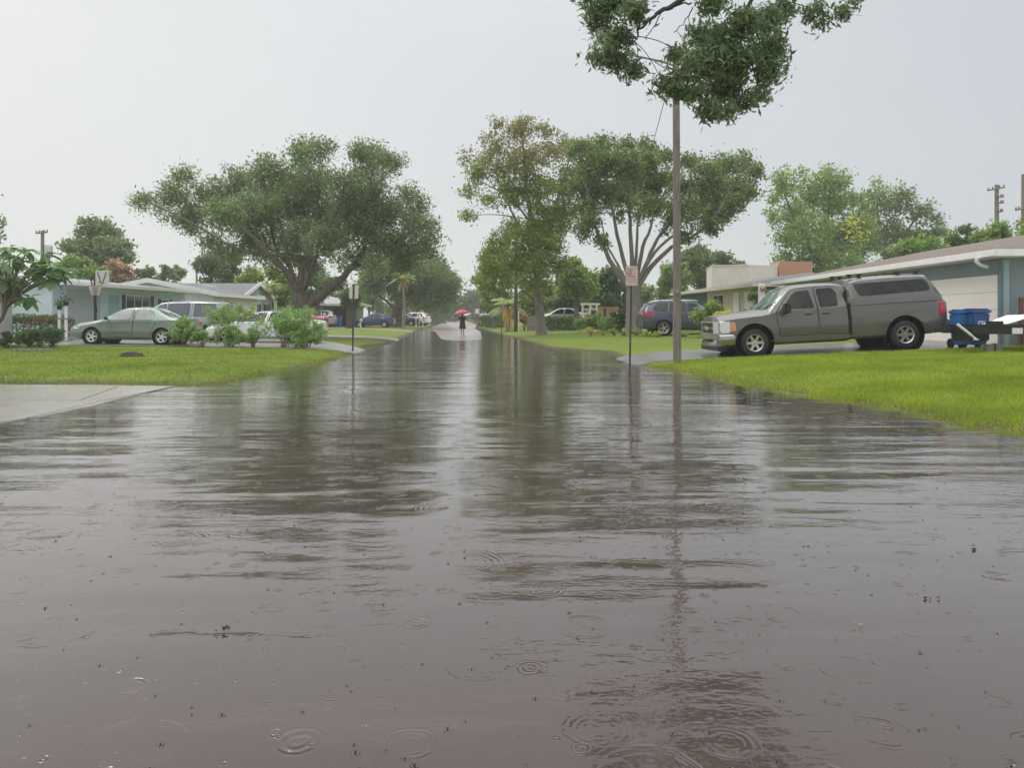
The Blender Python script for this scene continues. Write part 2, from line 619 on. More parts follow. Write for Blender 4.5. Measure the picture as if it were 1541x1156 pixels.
# concrete apron at the left, just above the water, with its joints
ap = [G(*p) for p in [(-560, 583), (-200, 581), (0, 579.5), (150, 580.5), (262, 582), (236, 588), (190, 599), (140, 612), (60, 628), (0, 637), (-200, 668), (-420, 700)]]
b = MB()
b.prism(ap, (0, 0, .22), lambda u, v: (u, v, -.205))
M['slab'] = mat('wet_pale_concrete', (.37, .345, .325), .14, var=.16, vscale=1.1, bump=.002, bscale=60)
apron = b.build('concrete_apron', M['slab'], bevel=.012)
tag(apron, 'wet pale concrete apron half under water at the lower left', None, kind='structure')
b = MB()
for p, q in (((-300, 600), (120, 604)), ((120, 604), (178, 583)), ((40, 631), (150, 605.5)), ((150, 605.5), (262, 583))):
    a1, a2 = Vector((*G(*p), .0155)), Vector((*G(*q), .0155))
    n = (a2 - a1).cross(Vector((0, 0, 1))).normalized() * .012
    b.add([a1 - n, a2 - n, a2 + n, a1 + n], [(0, 1, 2, 3)])
b.build('joint', M['dark'], apron)


def water_mat():
    m, nt, out = new_mat('murky_flood_water')
    L = nt.links.new
    tc = N(nt, 'ShaderNodeTexCoord')
    P0 = tc.outputs['Object']

    def mapping(scale, rot=0, loc=(0, 0, 0)):
        mp = N(nt, 'ShaderNodeMapping')
        mp.inputs['Scale'].default_value = scale
        mp.inputs['Rotation'].default_value = (0, 0, rot)
        mp.inputs['Location'].default_value = loc
        L(P0, mp.inputs['Vector'])
        return mp.outputs['Vector']

    def math_(op, a, b=None, c=None):
        n = N(nt, 'ShaderNodeMath', operation=op)
        for i, v in enumerate((a, b, c)):
            if v is None: continue
            if isinstance(v, (int, float)): n.inputs[i].default_value = v
            else: L(v, n.inputs[i])
        return n.outputs[0]

    def noise(vec, scale, det=2, rough=.5, dist=0.):
        n = N(nt, 'ShaderNodeTexNoise')
        n.inputs['Scale'].default_value = scale
        n.inputs['Detail'].default_value = det
        n.inputs['Roughness'].default_value = rough
        n.inputs['Distortion'].default_value = dist
        L(vec, n.inputs['Vector'])
        return n.outputs['Fac']

    total = None

    def addh(h):
        nonlocal total
        total = h if total is None else math_('ADD', total, h)

    # slow swell crossing the street in front of the photographer, dying out farther on
    sp = N(nt, 'ShaderNodeSeparateXYZ')
    L(P0, sp.inputs[0])
    reach = N(nt, 'ShaderNodeMapRange', i_From_Min=5.5, i_From_Max=13, i_To_Min=1, i_To_Max=.34)
    reach.interpolation_type = 'SMOOTHSTEP'
    L(sp.outputs['Y'], reach.inputs['Value'])
    addh(math_('MULTIPLY', math_('MULTIPLY', noise(mapping((.26, 1, 1), .05), 1.35, 1.5), WAVE[0]), reach.outputs['Result']))
    addh(math_('MULTIPLY', math_('MULTIPLY', noise(mapping((.30, 1, 1), -.05), 3.6, 1, .5, .3), WAVE[1]), reach.outputs['Result']))
    patch = N(nt, 'ShaderNodeMapRange', i_From_Min=.38, i_From_Max=.66, i_To_Min=.25, i_To_Max=1.)
    L(noise(mapping((.6, 1, 1)), .55, 2), patch.inputs['Value'])
    chop = math_('MULTIPLY', noise(mapping((.45, 1, 1)), 15, 2), WAVE[2])
    fine = math_('MULTIPLY', noise(mapping((.6, 1, 1)), 44, 1), WAVE[3])
    addh(math_('MULTIPLY', math_('ADD', chop, fine), patch.outputs['Result']))

    wn = N(nt, 'ShaderNodeTexNoise')
    wn.inputs['Scale'].default_value = 9
    wn.inputs['Detail'].default_value = 2
    L(P0, wn.inputs['Vector'])
    wc = N(nt, 'ShaderNodeVectorMath', operation='SUBTRACT')
    wc.inputs[1].default_value = (.5, .5, .5)
    L(wn.outputs['Color'], wc.inputs[0])
    ws = N(nt, 'ShaderNodeVectorMath', operation='SCALE')
    ws.inputs['Scale'].default_value = .035
    L(wc.outputs[0], ws.inputs[0])
    warp = ws.outputs[0]
    gate = N(nt, 'ShaderNodeMapRange', i_From_Min=.38, i_From_Max=.62, i_To_Min=.12, i_To_Max=1.25)
    L(noise(mapping((1, 1, 1), 0, (4, 2, 0)), 4.5, 2), gate.inputs['Value'])
    # rings spreading from raindrops: one possible drop per voronoi cell
    def rings(scale, rmax, lam, amp, prob, loc, power):
        v = N(nt, 'ShaderNodeTexVoronoi', voronoi_dimensions='2D')
        v.inputs['Scale'].default_value = scale
        v.inputs['Randomness'].default_value = 1
        wv = N(nt, 'ShaderNodeVectorMath', operation='ADD')
        L(mapping((1, 1, 1), 0, loc), wv.inputs[0])
        L(warp, wv.inputs[1])
        L(wv.outputs[0], v.inputs['Vector'])
        r = math_('DIVIDE', v.outputs['Distance'], scale)
        sc = N(nt, 'ShaderNodeSeparateColor')
        L(v.outputs['Color'], sc.inputs[0])
        age = sc.outputs['Red']
        rr = math_('MULTIPLY', math_('POWER', age, .7), rmax)
        on = math_('LESS_THAN', sc.outputs['Green'], prob)
        # wave packet just inside the front
        x = math_('SUBTRACT', rr, r)
        env = math_('MULTIPLY', math_('LESS_THAN', r, rr), math_('EXPONENT', math_('MULTIPLY', x, -1. / (lam * power))))
        rise = math_('MINIMUM', math_('DIVIDE', x, lam * .5), 1.)
        wave = math_('SINE', math_('MULTIPLY', x, 2 * PI / lam))
        fade = math_('SUBTRACT', 1.15, age)
        h = math_('MULTIPLY', math_('MULTIPLY', wave, math_('MULTIPLY', env, rise)), math_('MULTIPLY', math_('MULTIPLY', math_('MULTIPLY', on, gate.outputs['Result']), fade), amp))
        addh(h)
    rings(1.3, .28, .034, .0016, .55, (3.1, 1.7, 0), 2.2)
    rings(2.1, .15, .024, .0017, .50, (7.7, 9.2, 0), 2.0)
    rings(3.6, .07, .016, .0014, .40, (1.3, 4.4, 0), 1.6)
    rings(13., .012, .010, .0014, .45, (8.3, 3.4, 0), 1.0)
    rings(8.0, .022, .016, .0028, .44, (5.3, 2.4, 0), 1.2)
    rings(5.0, .030, .018, .0034, .40, (2.3, 8.4, 0), 1.4)

    bp = N(nt, 'ShaderNodeBump')
    bp.inputs['Strength'].default_value = 1
    bp.inputs['Distance'].default_value = 1
    L(total, bp.inputs['Height'])
    mud = N(nt, 'ShaderNodeMix', data_type='RGBA')
    mud.inputs['A'].default_value = (.050, .036, .032, 1)
    mud.inputs['B'].default_value = (.074, .054, .049, 1)
    L(noise(mapping((1, 1, 1)), .5, 3), mud.inputs['Factor'])
    body = N(nt, 'ShaderNodeBsdfDiffuse')
    L(mud.outputs['Result'], body.inputs['Color'])
    gl = N(nt, 'ShaderNodeBsdfGlossy')
    gl.inputs['Color'].default_value = (1, .99, .985, 1)
    gl.inputs['Roughness'].default_value = .07
    L(bp.outputs['Normal'], gl.inputs['Normal'])
    # reflectance of the rippled sheet rising towards grazing view, as water's does
    lw = N(nt, 'ShaderNodeLayerWeight')
    lw.inputs['Blend'].default_value = .5
    L(bp.outputs['Normal'], lw.inputs['Normal'])
    lg = N(nt, 'ShaderNodeLayerWeight')      # the calm sheet between the ripples
    lg.inputs['Blend'].default_value = .5
    facing = math_('ADD', math_('MULTIPLY', lw.outputs['Facing'], .35), math_('MULTIPLY', lg.outputs['Facing'], .65))
    fr = math_('MULTIPLY_ADD', math_('POWER', facing, 3.55), .95, .02)
    ms = N(nt, 'ShaderNodeMixShader')
    L(fr, ms.inputs[0])
    L(body.outputs[0], ms.inputs[1])
    L(gl.outputs[0], ms.inputs[2])
    L(ms.outputs[0], out.inputs['Surface'])
    return m


WAVE = (.043, .0092, .0036, .00120)
M['water'] = water_mat()
b = MB()
b.add([(-260, -110, 0), (260, -110, 0), (260, 150, 0), (-260, 150, 0)], [(0, 1, 2, 3)])
tag(b.build('water', M['water']), 'murky brown flood water covering the street, ringed by raindrops', None, kind='structure')


# grass blades standing on the near lawns and at the water's edge
def grass(name, label, boxes, m):
    VV = []
    for (x0, x1, y0, y1, dens, hh, ww) in boxes:
        n = int((x1 - x0) * (y1 - y0) * dens)
        x = NR.uniform(x0, x1, n)
        y = NR.uniform(y0, y1, n)
        inview = (np.abs(x) < y * .70 + .6)
        x, y = x[inview], y[inview]
        s = sdf(np.stack([x, y], -1))
        w = wob(x, y)
        keep = NR.random(len(x)) < np.where(s > .05, 1., .85 * np.exp(np.minimum(s - .05 + .22 * w, 0) / .20))
        inap = (x < -5.9) & (y < 14.55)
        keep &= ~inap
        dr = (x > 2) & (y > 20.3) & (y < 25)
        keep &= ~dr
        dl = (x < -5) & (y > 27.3)
        keep &= ~dl
        x, y, s = x[keep], y[keep], s[keep]
        z = height(x, y, True) - .012
        n = len(x)
        h = hh * NR.uniform(.5, 1.25, n) * (1 + .35 * wob(x * 1.7, y * 1.7)) * np.where(s < .25, 1.25, 1)
        a = NR.uniform(0, 2 * PI, n)
        lean = NR.uniform(.1, .75, n) * h
        la = NR.uniform(0, 2 * PI, n)
        dx, dy = np.cos(a) * ww / 2, np.sin(a) * ww / 2
        B = np.stack([x, y, z], -1)
        T = np.stack([x + np.cos(la) * lean, y + np.sin(la) * lean, z + h], -1)
        D = np.stack([dx, dy, np.zeros(n)], -1)
        VV.append(np.stack([B - D, B + D, T], 1).reshape(-1, 3))
    o = mesh_np(name, np.concatenate(VV), 3, m)
    return tag(o, label, 'grass', kind='stuff')


LF['grass'] = leaf_mat('grass_blades', (.098, .134, .008), (.178, .216, .020), trans=.3, c3=(.26, .27, .08), f3=.08, patchy=True)
grass('grass', 'short wet grass of the near right lawn', [(3, 9, 8, 13, 2600, .06, .010), (3, 16, 12, 20.5, 1300, .06, .013)], LF['grass'])
LF['grass_left'] = leaf_mat('olive_grass_blades', (.072, .103, .008), (.132, .168, .018), trans=.3, c3=(.20, .19, .07), f3=.08, patchy=True)
grass('grass', 'short wet grass of the near left lawn', [(-20, -4.2, 14.4, 19, 1000, .05, .013), (-22, -4.2, 19, 28, 420, .05, .018)], LF['grass_left'])


# raindrop splashes: little crowns of water thrown up where drops land
VV = []
for i in range(340):
    y = 1.9 + 7.5 * NR.random() ** 1.4
    x = NR.uniform(-.72, .72) * y
    if sdf(np.array([[x, y]]))[0] > -.25: continue
    r, h = NR.uniform(.004, .011), NR.uniform(.002, .006)
    n = 7
    for k in range(n):
        a0, a1, am = 2 * PI * k / n, 2 * PI * (k + 1) / n, 2 * PI * (k + .5 + NR.uniform(-.2, .2)) / n
        hh = h * NR.uniform(.4, 1.2)
        VV += [(x + r * math.cos(a0), y + r * math.sin(a0), -.002), (x + r * math.cos(a1), y + r * math.sin(a1), -.002), (x + r * 1.5 * math.cos(am), y + r * 1.5 * math.sin(am), hh)]
    VV += [(x - r * .35, y, 0), (x + r * .35, y, 0), (x, y, h * 1.5), (x, y - r * .35, 0), (x, y + r * .35, 0), (x, y, h * 1.4)]
o = mesh_np('splash_water', np.array(VV), 3, mat('splash_water', (.05, .04, .036), .08, 0, .6))
tag(o, 'tiny splashes where raindrops hit the flood water', 'splash', kind='stuff')
# ------------------------------------------------------------------ trees and plants
def unit(n, rng):
    v = rng.normal(size=(n, 3))
    return v / np.linalg.norm(v, axis=1, keepdims=True)


def leaf_quads(P, ln, wd, rng, hang=0., axis=None):
    n = len(P)
    a = unit(n, rng) if axis is None else axis
    if hang: a = a + np.array([0, 0, -hang])
    a /= np.linalg.norm(a, axis=1, keepdims=True)
    upv = unit(n, rng) * .9 + np.array([0, 0, .55])      # leaf faces tend to look up
    b = np.cross(a, upv)
    b /= np.linalg.norm(b, axis=1, keepdims=True) + 1e-9
    s = rng.uniform(.45, 1.5, (n, 1))
    A, B = a * ln * s / 2, b * wd * s / 2
    return np.stack([P - A, P + B - A * .1, P + A, P - B - A * .1], 1).reshape(-1, 3)


def crown_points(blobs, n, rng, clump, per=34, flat=.8, edge=2.3):
    """leaf positions gathered in clumps inside ellipsoids (centre, rx, ry, rz)"""
    C = np.array([b[0] for b in blobs])
    Rr = np.array([b[1] for b in blobs])
    vol = Rr.prod(1) ** .8
    ncl = max(len(blobs), n // per)
    w = rng.choice(len(blobs), ncl, p=vol / vol.sum())
    u = unit(ncl, rng) * rng.random((ncl, 1)) ** (1 / edge)
    cc = C[w] + u * Rr[w]
    csz = clump * rng.uniform(.5, 1.35, ncl)
    k = rng.choice(ncl, n, p=csz ** 2 / (csz ** 2).sum())
    off = unit(n, rng) * rng.random((n, 1)) ** .5 * 1.15
    off[:, 2] *= flat
    far_ = rng.random(n) < .10
    off[far_] *= 1.7
    return cc[k] + off * csz[k][:, None]


def px_blobs(lst, d, depth, rng, squash=.85):
    """blobs traced in photo pixels, given real places around distance d"""
    xs = [b[0] for b in lst]
    x0, x1 = min(xs), max(xs)
    out = []
    for b in lst:
        px, py, r = b[:3]
        u = 0 if x1 == x0 else (2 * (px - x0) / (x1 - x0) - 1)
        span = depth * math.sqrt(max(.08, 1 - u * u * .85))
        dd = b[3] if len(b) > 3 else rng.uniform(-span, span)
        c = W(px, py, d + dd)
        k = (d + dd) / F
        c = Vector(c)
        out.append((tuple(c), (r * k, r * k * 1.05, r * k * squash)))
    return out


def auto_blobs(x0, y0, x1, y1, n, rng, r=.30):
    """lumpy crown filling a box of photo pixels"""
    cx, cy, rx, ry = (x0 + x1) / 2, (y0 + y1) / 2, (x1 - x0) / 2, (y1 - y0) / 2
    out = []
    for i in range(n):
        a = 2 * PI * (i + rng.uniform(-.35, .35)) / n * 1.0 * 2.4
        q = math.sqrt(rng.uniform(.05, 1))
        rr = min(rx, ry) * r * rng.uniform(.75, 1.35)
        out.append((cx + math.cos(a) * q * (rx - rr * .9), cy + math.sin(a) * q * (ry - rr * .9), rr))
    return out


def limb_pts(px_list, d, dd):
    """limb traced in pixels; dd is how far its tip runs towards (-) or away from (+) the eye"""
    n = len(px_list)
    return [W(p[0], p[1], d + dd * i / max(1, n - 1)) for i, p in enumerate(px_list)]


def bez(a, b, c, n=7):
    return [a * (1 - t) ** 2 + b * 2 * t * (1 - t) + c * t * t for t in [i / (n - 1) for i in range(n)]]


def refine(pts, k=3, wig=.0, rng=None):
    out = []
    P = [Vector(p) for p in pts]
    for i in range(len(P) - 1):
        p0, p1, p2, p3 = P[max(i - 1, 0)], P[i], P[i + 1], P[min(i + 2, len(P) - 1)]
        for j in range(k):
            t = j / k
            out.append(.5 * ((2 * p1) + (p2 - p0) * t + (2 * p0 - 5 * p1 + 4 * p2 - p3) * t * t + (3 * p1 - p0 - 3 * p2 + p3) * t ** 3))
    out.append(P[-1])
    if wig and rng:
        for i in range(1, len(out) - 1):
            out[i] = out[i] + Vector((rng.uniform(-wig, wig), rng.uniform(-wig, wig), rng.uniform(-wig, wig)))
    return out


def tree(name, label, cat, base_px, d, trunk, limbs, crowns, bark, group=None, depth=None, leaf=.15, clump=.42, seed=1, twigs=True, lw=.5, hang=0., squash=.85, edge=2.3, flare=1.5, zbase=None, minr=.016):
    """trunk/limbs: (pixel polyline, width in px at start, at end, depth run); crowns: (part name, blobs, leaf count, material)"""
    rng = random.Random(seed)
    nr = np.random.default_rng(seed)
    base = on_ground(base_px, d)
    if zbase is not None: base.z = zbase
    t = thing(name, label, cat, base, group=group)
    k = d / F
    nodes = []
    mb = MB()
    tp = [W(p[0], p[1], d) for p in trunk[0]]
    tp[0] = Vector((tp[0].x, d, base.z - .12))
    P = refine(tp, 4, .03 * trunk[1] * k, rng)
    nn = len(P)
    rad = [(trunk[1] + (trunk[2] - trunk[1]) * i / (nn - 1)) * k / 2 * (1 + (flare - 1) * math.exp(-i / nn * 9)) for i in range(nn)]
    mb.tube(P, rad, 12)
    nodes += [(p, r) for p, r in zip(P, rad)][nn // 2:]
    for (pl, w0, w1, dd) in limbs:
        Q = refine(limb_pts(pl, d, dd), 4, .05 * k * w0 + .02, rng)
        m = len(Q)
        rr = [max(minr, (w0 + (w1 - w0) * (i / (m - 1)) ** .8) * k / 2) for i in range(m)]
        mb.tube(Q, rr, 8)
        nodes += list(zip(Q, rr))[1:]
    allb = []
    for (pn, bl, n, lm) in crowns:
        B = px_blobs(bl, d, depth if depth is not None else 3., rng, squash)
        allb += B
        pts = crown_points(B, n, nr, clump, edge=edge)
        mesh_np(pn, leaf_quads(pts, leaf, leaf * lw, nr, hang), 4, lm, t, world=True)
    if twigs:
        for (c, r) in allb:
            c = Vector(c)
            best = min(nodes, key=lambda q: (q[0] - c).length + (2.0 if q[0].z > c.z + .5 else 0))
            a, ra = best
            mid = (a + c) / 2 + Vector((rng.uniform(-.2, .2), rng.uniform(-.2, .2), .12 * (a - c).length))
            r0 = min(ra * .6, .045 + .016 * (c - a).length)
            mb.tube(bez(a, mid, c, 7), [r0 + (minr * .7 - r0) * i / 6 for i in range(7)], 5)
            for j in range(3):
                e = c + Vector((rng.uniform(-1, 1) * r[0], rng.uniform(-1, 1) * r[1], rng.uniform(-.6, 1) * r[2])) * .8
                mb.tube(bez(mid * .35 + c * .65, (mid * .3 + e * .7) + Vector((0, 0, .1)), e, 5), [r0 * .45, r0 * .38, r0 * .3, r0 * .2, minr * .4], 4, False)
    mb.build('trunk', bark, t, 60, world=True)
    return t


oak = [(216, 303, 17), (235, 322, 15), (264, 293, 24), (277, 266, 17), (287, 328, 28), (312, 362, 17), (320, 290, 28), (336, 322, 33), (362, 278, 31), (388, 318, 40), (377, 362, 28), (407, 262, 32), (427, 303, 40), (430, 362, 33), (449, 232, 20), (478, 224, 23), (465, 271, 38), (482, 322, 42), (491, 364, 32), (521, 277, 32), (545, 230, 24), (569, 236, 22), (590, 246, 18), (556, 273, 34), (540, 322, 40), (579, 318, 32), (569, 362, 34), (600, 374, 30), (613, 290, 15), (630, 304, 19), (624, 338, 28), (643, 362, 20), (611, 386, 22), (648, 336, 13), (350, 380, 16), (460, 390, 20), (540, 388, 22), (330, 372, 16), (398, 384, 20), (428, 396, 18), (470, 402, 16), (508, 396, 18), (566, 396, 18), (600, 398, 17), (640, 378, 15), (372, 330, 24), (450, 350, 24), (520, 350, 24)]
tree('oak_tree', 'large dark spreading oak on the left lawn in front of the grey gabled house', 'tree', 454, 40,
     ([(454, 478), (453, 462), (452, 440)], 30, 25),
     [([(452, 444), (432, 412), (405, 384), (372, 350), (330, 320)], 13, 3, -1.5), ([(450, 436), (456, 402), (468, 374), (476, 320), (484, 260)], 13, 3, 1), ([(446, 438), (436, 402), (415, 372), (405, 310), (412, 262)], 10, 2, 2.5), ([(458, 462), (500, 432), (530, 402), (546, 374), (556, 320), (560, 260)], 15, 3, -1), ([(530, 402), (575, 380), (615, 350)], 8, 3, -1.5), ([(456, 436), (473, 396), (482, 368), (510, 310), (520, 270)], 8, 2, -2.5), ([(405, 384), (350, 372), (290, 335), (225, 306)], 6, 1.5, -.5)],
     [('crown', oak, 98000, LF['oak'])], M['bark'], depth=4.5, leaf=.16, clump=.44, seed=3, lw=.42)

thin_green = [(826, 334, 36), (856, 320, 26), (793, 358, 34), (767, 345, 20), (748, 371, 24), (826, 371, 28), (735, 397, 20), (777, 397, 28), (806, 395, 26), (806, 290, 34), (845, 276, 30), (767, 292, 26), (840, 400, 20), (732, 300, 18), (719, 262, 20), (706, 292, 12), (706, 326, 11), (760, 425, 18), (800, 425, 18), (730, 420, 14)]
thin_rust = [(751, 188, 11), (790, 184, 17), (777, 204, 22), (748, 222, 23), (813, 196, 17), (706, 236, 15), (754, 254, 28), (793, 243, 32), (832, 227, 28), (858, 226, 19), (871, 257, 22), (880, 290, 16), (893, 305, 14), (740, 205, 10), (730, 240, 14)]
tree('street_tree', 'tall open tree with rust tinged top and slender grey trunk on the right verge', 'tree', 815, 48,
     ([(815, 503), (813, 480), (809, 430), (805, 378), (799, 328), (790, 262), (786, 196)], 15, 2.5),
     [([(806, 392), (780, 340), (758, 290), (740, 240)], 5, 1.5, 1), ([(805, 380), (828, 330), (845, 280), (858, 235)], 6, 1.5, -1), ([(801, 340), (770, 300), (715, 268)], 4, 1.2, -1.2), ([(800, 330), (790, 270), (812, 215)], 4, 1, 1.2), ([(808, 410), (770, 385), (738, 392)], 4, 1.2, .5)],
     [('crown', thin_green, 33000, LF['olive']), ('rusty_crown', thin_rust, 12000, LF['rust'])], M['bark_pale'], depth=2.4, leaf=.165, clump=.40, seed=5, lw=.5)

fan = [(880, 225, 22), (897, 220, 19), (920, 217, 14), (942, 222, 17), (972, 222, 19), (894, 247, 28), (923, 247, 25), (949, 250, 25), (978, 245, 23), (1004, 238, 14), (880, 280, 24), (907, 286, 26), (942, 276, 24), (975, 280, 26), (1001, 268, 22), (1037, 246, 17), (1062, 256, 21), (1088, 249, 21), (1118, 246, 18), (1135, 259, 14), (1139, 276, 11), (1033, 280, 26), (1069, 283, 30), (1105, 281, 26), (1130, 293, 13), (1043, 315, 24), (1082, 318, 25), (1107, 306, 17), (1066, 338, 18), (1013, 330, 18), (981, 312, 20), (883, 319, 20), (880, 348, 16), (904, 364, 12), (890, 330, 14), (1000, 345, 12), (1034, 358, 12), (917, 304, 17), (941, 304, 17), (965, 302, 17), (990, 306, 15), (1012, 308, 17), (1030, 342, 13), (930, 325, 11), (960, 328, 10)]
tree('shade_tree', 'broad vase shaped shade tree with many pale limbs behind the red lettered sign', 'tree', 953, 42,
     ([(953, 492), (953, 465), (953, 430)], 24, 20),
     [([(947, 436), (917, 390), (897, 345), (890, 318), (882, 280)], 9, 2, -1), ([(949, 430), (936, 384), (923, 325), (917, 290), (905, 240)], 8, 2, 1.5), ([(952, 426), (949, 345), (946, 296), (945, 235)], 8, 2, -2), ([(956, 426), (968, 371), (981, 332), (976, 270)], 8, 2, 2.2), ([(959, 432), (981, 400), (1011, 372), (1043, 356), (1075, 325), (1105, 280)], 9, 2, -.5), ([(958, 428), (975, 390), (994, 351), (1016, 330), (1060, 275)], 8, 2, 1), ([(954, 428), (958, 370), (962, 320), (975, 240)], 6, 2, .5), ([(957, 428), (985, 380), (1020, 345), (1035, 300), (1040, 255)], 6, 2, -2.3), ([(949, 432), (930, 400), (912, 365), (905, 330)], 5, 2, 2.5)],
     [('crown', fan, 50000, LF['live'])], M['bark_pale'], depth=3.6, leaf=.165, clump=.36, seed=9, lw=.5)

# ---- the branch hanging into the top of the picture: its tree stands on the right lawn, beside the photographer
hangb = [(917, 9, 22), (903, 37, 15), (890, 20, 10), (954, 15, 18), (931, 60, 16), (908, 84, 17), (925, 92, 15), (952, 106, 12), (940, 95, 12), (1017, 82, 15), (1036, 100, 14), (997, 126, 14), (1018, 132, 17), (1054, 57, 20), (1060, 94, 26), (1094, 57, 22), (1103, 91, 30), (1117, 34, 22), (1151, 32, 22), (1160, 70, 23), (1151, 108, 21), (1174, 92, 11), (1089, 128, 26), (1068, 168, 13), (1089, 170, 15), (1115, 154, 15), (1140, 140, 12), (1046, 140, 18), (1180, 14, 14), (1231, 18, 12), (1266, 20, 10), (1240, 35, 7), (1280, 4, 9), (1071, 6, 18), (881, -8, 14), (1010, -40, 30), (1060, -60, 40), (1110, -90, 44), (1020, -110, 40), (1080, -150, 50), (950, -70, 36), (1150, -160, 40), (1210, -60, 30), (900, -60, 22), (980, -190, 40), (1230, -150, 50), (1320, -110, 50), (1400, -230, 80), (1550, -330, 120), (1700, -260, 120), (1300, -300, 70), (1480, -150, 60)]
tree('overhanging_tree', 'dark narrow leaved tree hanging its branch into the top of the view over the pole', 'tree', 1790, 10.6,
     ([(1790, 640), (1780, 420), (1760, 150), (1740, -120)], 60, 34),
     [([(1765, 60), (1560, -170), (1380, -190), (1230, -120), (1130, -70), (1060, -30), (1010, 8), (975, 30), (955, 62)], 26, 2, -.5), ([(1230, -120), (1160, -40), (1110, 40), (1090, 110), (1075, 165)], 9, 1.5, -.3), ([(1130, -70), (1020, -70), (940, -40), (915, 20), (905, 80)], 8, 1.5, .3), ([(1040, 4), (1020, 8), (1000, 16), (985, 36), (972, 60)], 3, 1.2, .1), ([(1300, -160), (1220, -60), (1165, 20), (1155, 100)], 7, 1.5, .5), ([(1042, 10), (1032, 30), (1014, 48)], 2, 1, 0)],
     [('crown', [b for b in hangb if b[1] > -20], 19000, LF['near']), ('crown', [b for b in hangb if b[1] <= -20], 48000, LF['near'])], M['bark_dark'], depth=.8, leaf=.095, clump=.14, seed=13, lw=.29, hang=.55, edge=2.0, minr=.006)


def plain_tree(name, label, box, base_px, base_py, d, n, lm, bark='bark', w=10, group=None, seed=None, leaf=None, nb=16, depth=None, cat='tree', clump=None, top=None, r=.30, pn='crown', sq=.85, extra=()):
    x0, y0, x1, y1 = box
    rng = random.Random(seed)
    bl = auto_blobs(x0, y0, x1, y1, nb, rng, r) + list(extra)
    cx, cy = (x0 + x1) / 2, (y0 + y1) / 2
    k = d / F
    limbs = []
    for j in range(5):
        tx = x0 + (x1 - x0) * (j + .7) / 5.4
        ty = cy - (y1 - y0) * rng.uniform(-.05, .3)
        limbs.append(([(base_px + (cx - base_px) * .5, y1 - (y1 - y0) * .12), ((base_px + tx) / 2, (y1 + ty) / 2 - 4), (tx, ty)], w * .5, w * .12, rng.uniform(-1, 1) * (x1 - x0) * k * .2))
    return tree(name, label, cat, base_px, d, ([(base_px, base_py), (base_px + (cx - base_px) * .3, (base_py + y1) / 2), (base_px + (cx - base_px) * .5, y1 - (y1 - y0) * .15)], w, w * .7), limbs,
                [(pn, bl, n, lm)], M[bark], group, depth=depth if depth is not None else (x1 - x0) * k * .28, leaf=leaf or max(.16, d * .0048), clump=clump or (x1 - x0) * k * .06 + .12, seed=seed, twigs=True)


GB = 'trees behind the houses'
plain_tree('broadleaf_tree', 'rounded grey green tree rising behind the pale blue house', (86, 326, 204, 432), 150, 480, 66, 15000, LF['oak'], seed=21, group=GB, nb=20)
plain_tree('broadleaf_tree', 'low yellow green tree just behind the pale blue house roof', (78, 386, 160, 440), 118, 480, 50, 6000, LF['green'], seed=22, group=GB, w=6)
plain_tree('broadleaf_tree', 'brownish red small tree behind the basketball backboard', (150, 388, 200, 432), 174, 470, 58, 3500, LF['brown'], seed=23, group=GB, w=6)
plain_tree('broadleaf_tree', 'thin small dark tree left of the white gable roof peak', (196, 398, 238, 440), 216, 470, 80, 2600, LF['oak'], seed=24, group=GB, w=4, nb=9)
plain_tree('broadleaf_tree', 'small dark tree right above the white gable roof peak', (232, 392, 278, 440), 254, 470, 82, 3200, LF['oak'], seed=25, group=GB, w=4, nb=10)
plain_tree('broadleaf_tree', 'tall loose tree with bare lower trunk behind the grey gabled house', (292, 362, 372, 440), 318, 470, 72, 6500, LF['far'], seed=26, group=GB, w=6, nb=14, r=.24)
plain_tree('broadleaf_tree', 'bushy olive tree between the grey gable and the big oak trunk', (352, 396, 452, 470), 400, 478, 66, 8000, LF['olive'], seed=27, group=GB, w=6, nb=14)
plain_tree('broadleaf_tree', 'dark bushy tree behind the big oak trunk', (430, 400, 520, 462), 480, 474, 78, 7000, LF['far'], seed=28, group=GB, w=7, nb=14)
plain_tree('broadleaf_tree', 'tall dark tree cut by the left edge of the photo', (-110, 232, 14, 420), -60, 500, 46, 9000, LF['oak'], seed=29, group=GB, w=16, nb=16, r=.22)

GA = 'trees lining the street'
oak2 = [(560, 425, 20), (585, 408, 24), (615, 400, 26), (640, 412, 26), (660, 430, 24), (600, 435, 22), (630, 445, 20), (672, 448, 18), (655, 400, 18), (570, 402, 14), (540, 432, 12), (684, 432, 12), (650, 455, 14)]
tree('oak_tree', 'second oak along the left verge with forked trunk behind the blue car', 'tree', 596, 86,
     ([(596, 486), (597, 472), (598, 462)], 17, 14),
     [([(596, 466), (575, 448), (552, 436)], 6, 2, -1), ([(598, 464), (592, 440), (582, 412)], 6, 2, 1), ([(600, 464), (612, 440), (618, 405)], 6, 2, -1), ([(601, 466), (630, 446), (660, 425)], 6, 2, 1)],
     [('crown', oak2, 15000, LF['far'])], M['bark'], GA, depth=5, leaf=.36, clump=.9, seed=31)
plain_tree('broadleaf_tree', 'yellowish green bamboo like tree left of the second oak', (530, 392, 580, 468), 556, 486, 92, 5500, LF['green'], seed=32, group=GA, w=4)
plain_tree('broadleaf_tree', 'dark trunked ivy covered tree beside the tan house carport', (505, 428, 545, 470), 526, 492, 72, 3000, LF['hedge'], 'bark_dark', seed=33, group=GA, w=10, nb=9)
plain_tree('broadleaf_tree', 'grey green tree at the left end of the sky gap above the street', (612, 386, 694, 474), 655, 486, 118, 9000, LF['far'], seed=34, group=GA, w=7, nb=18)
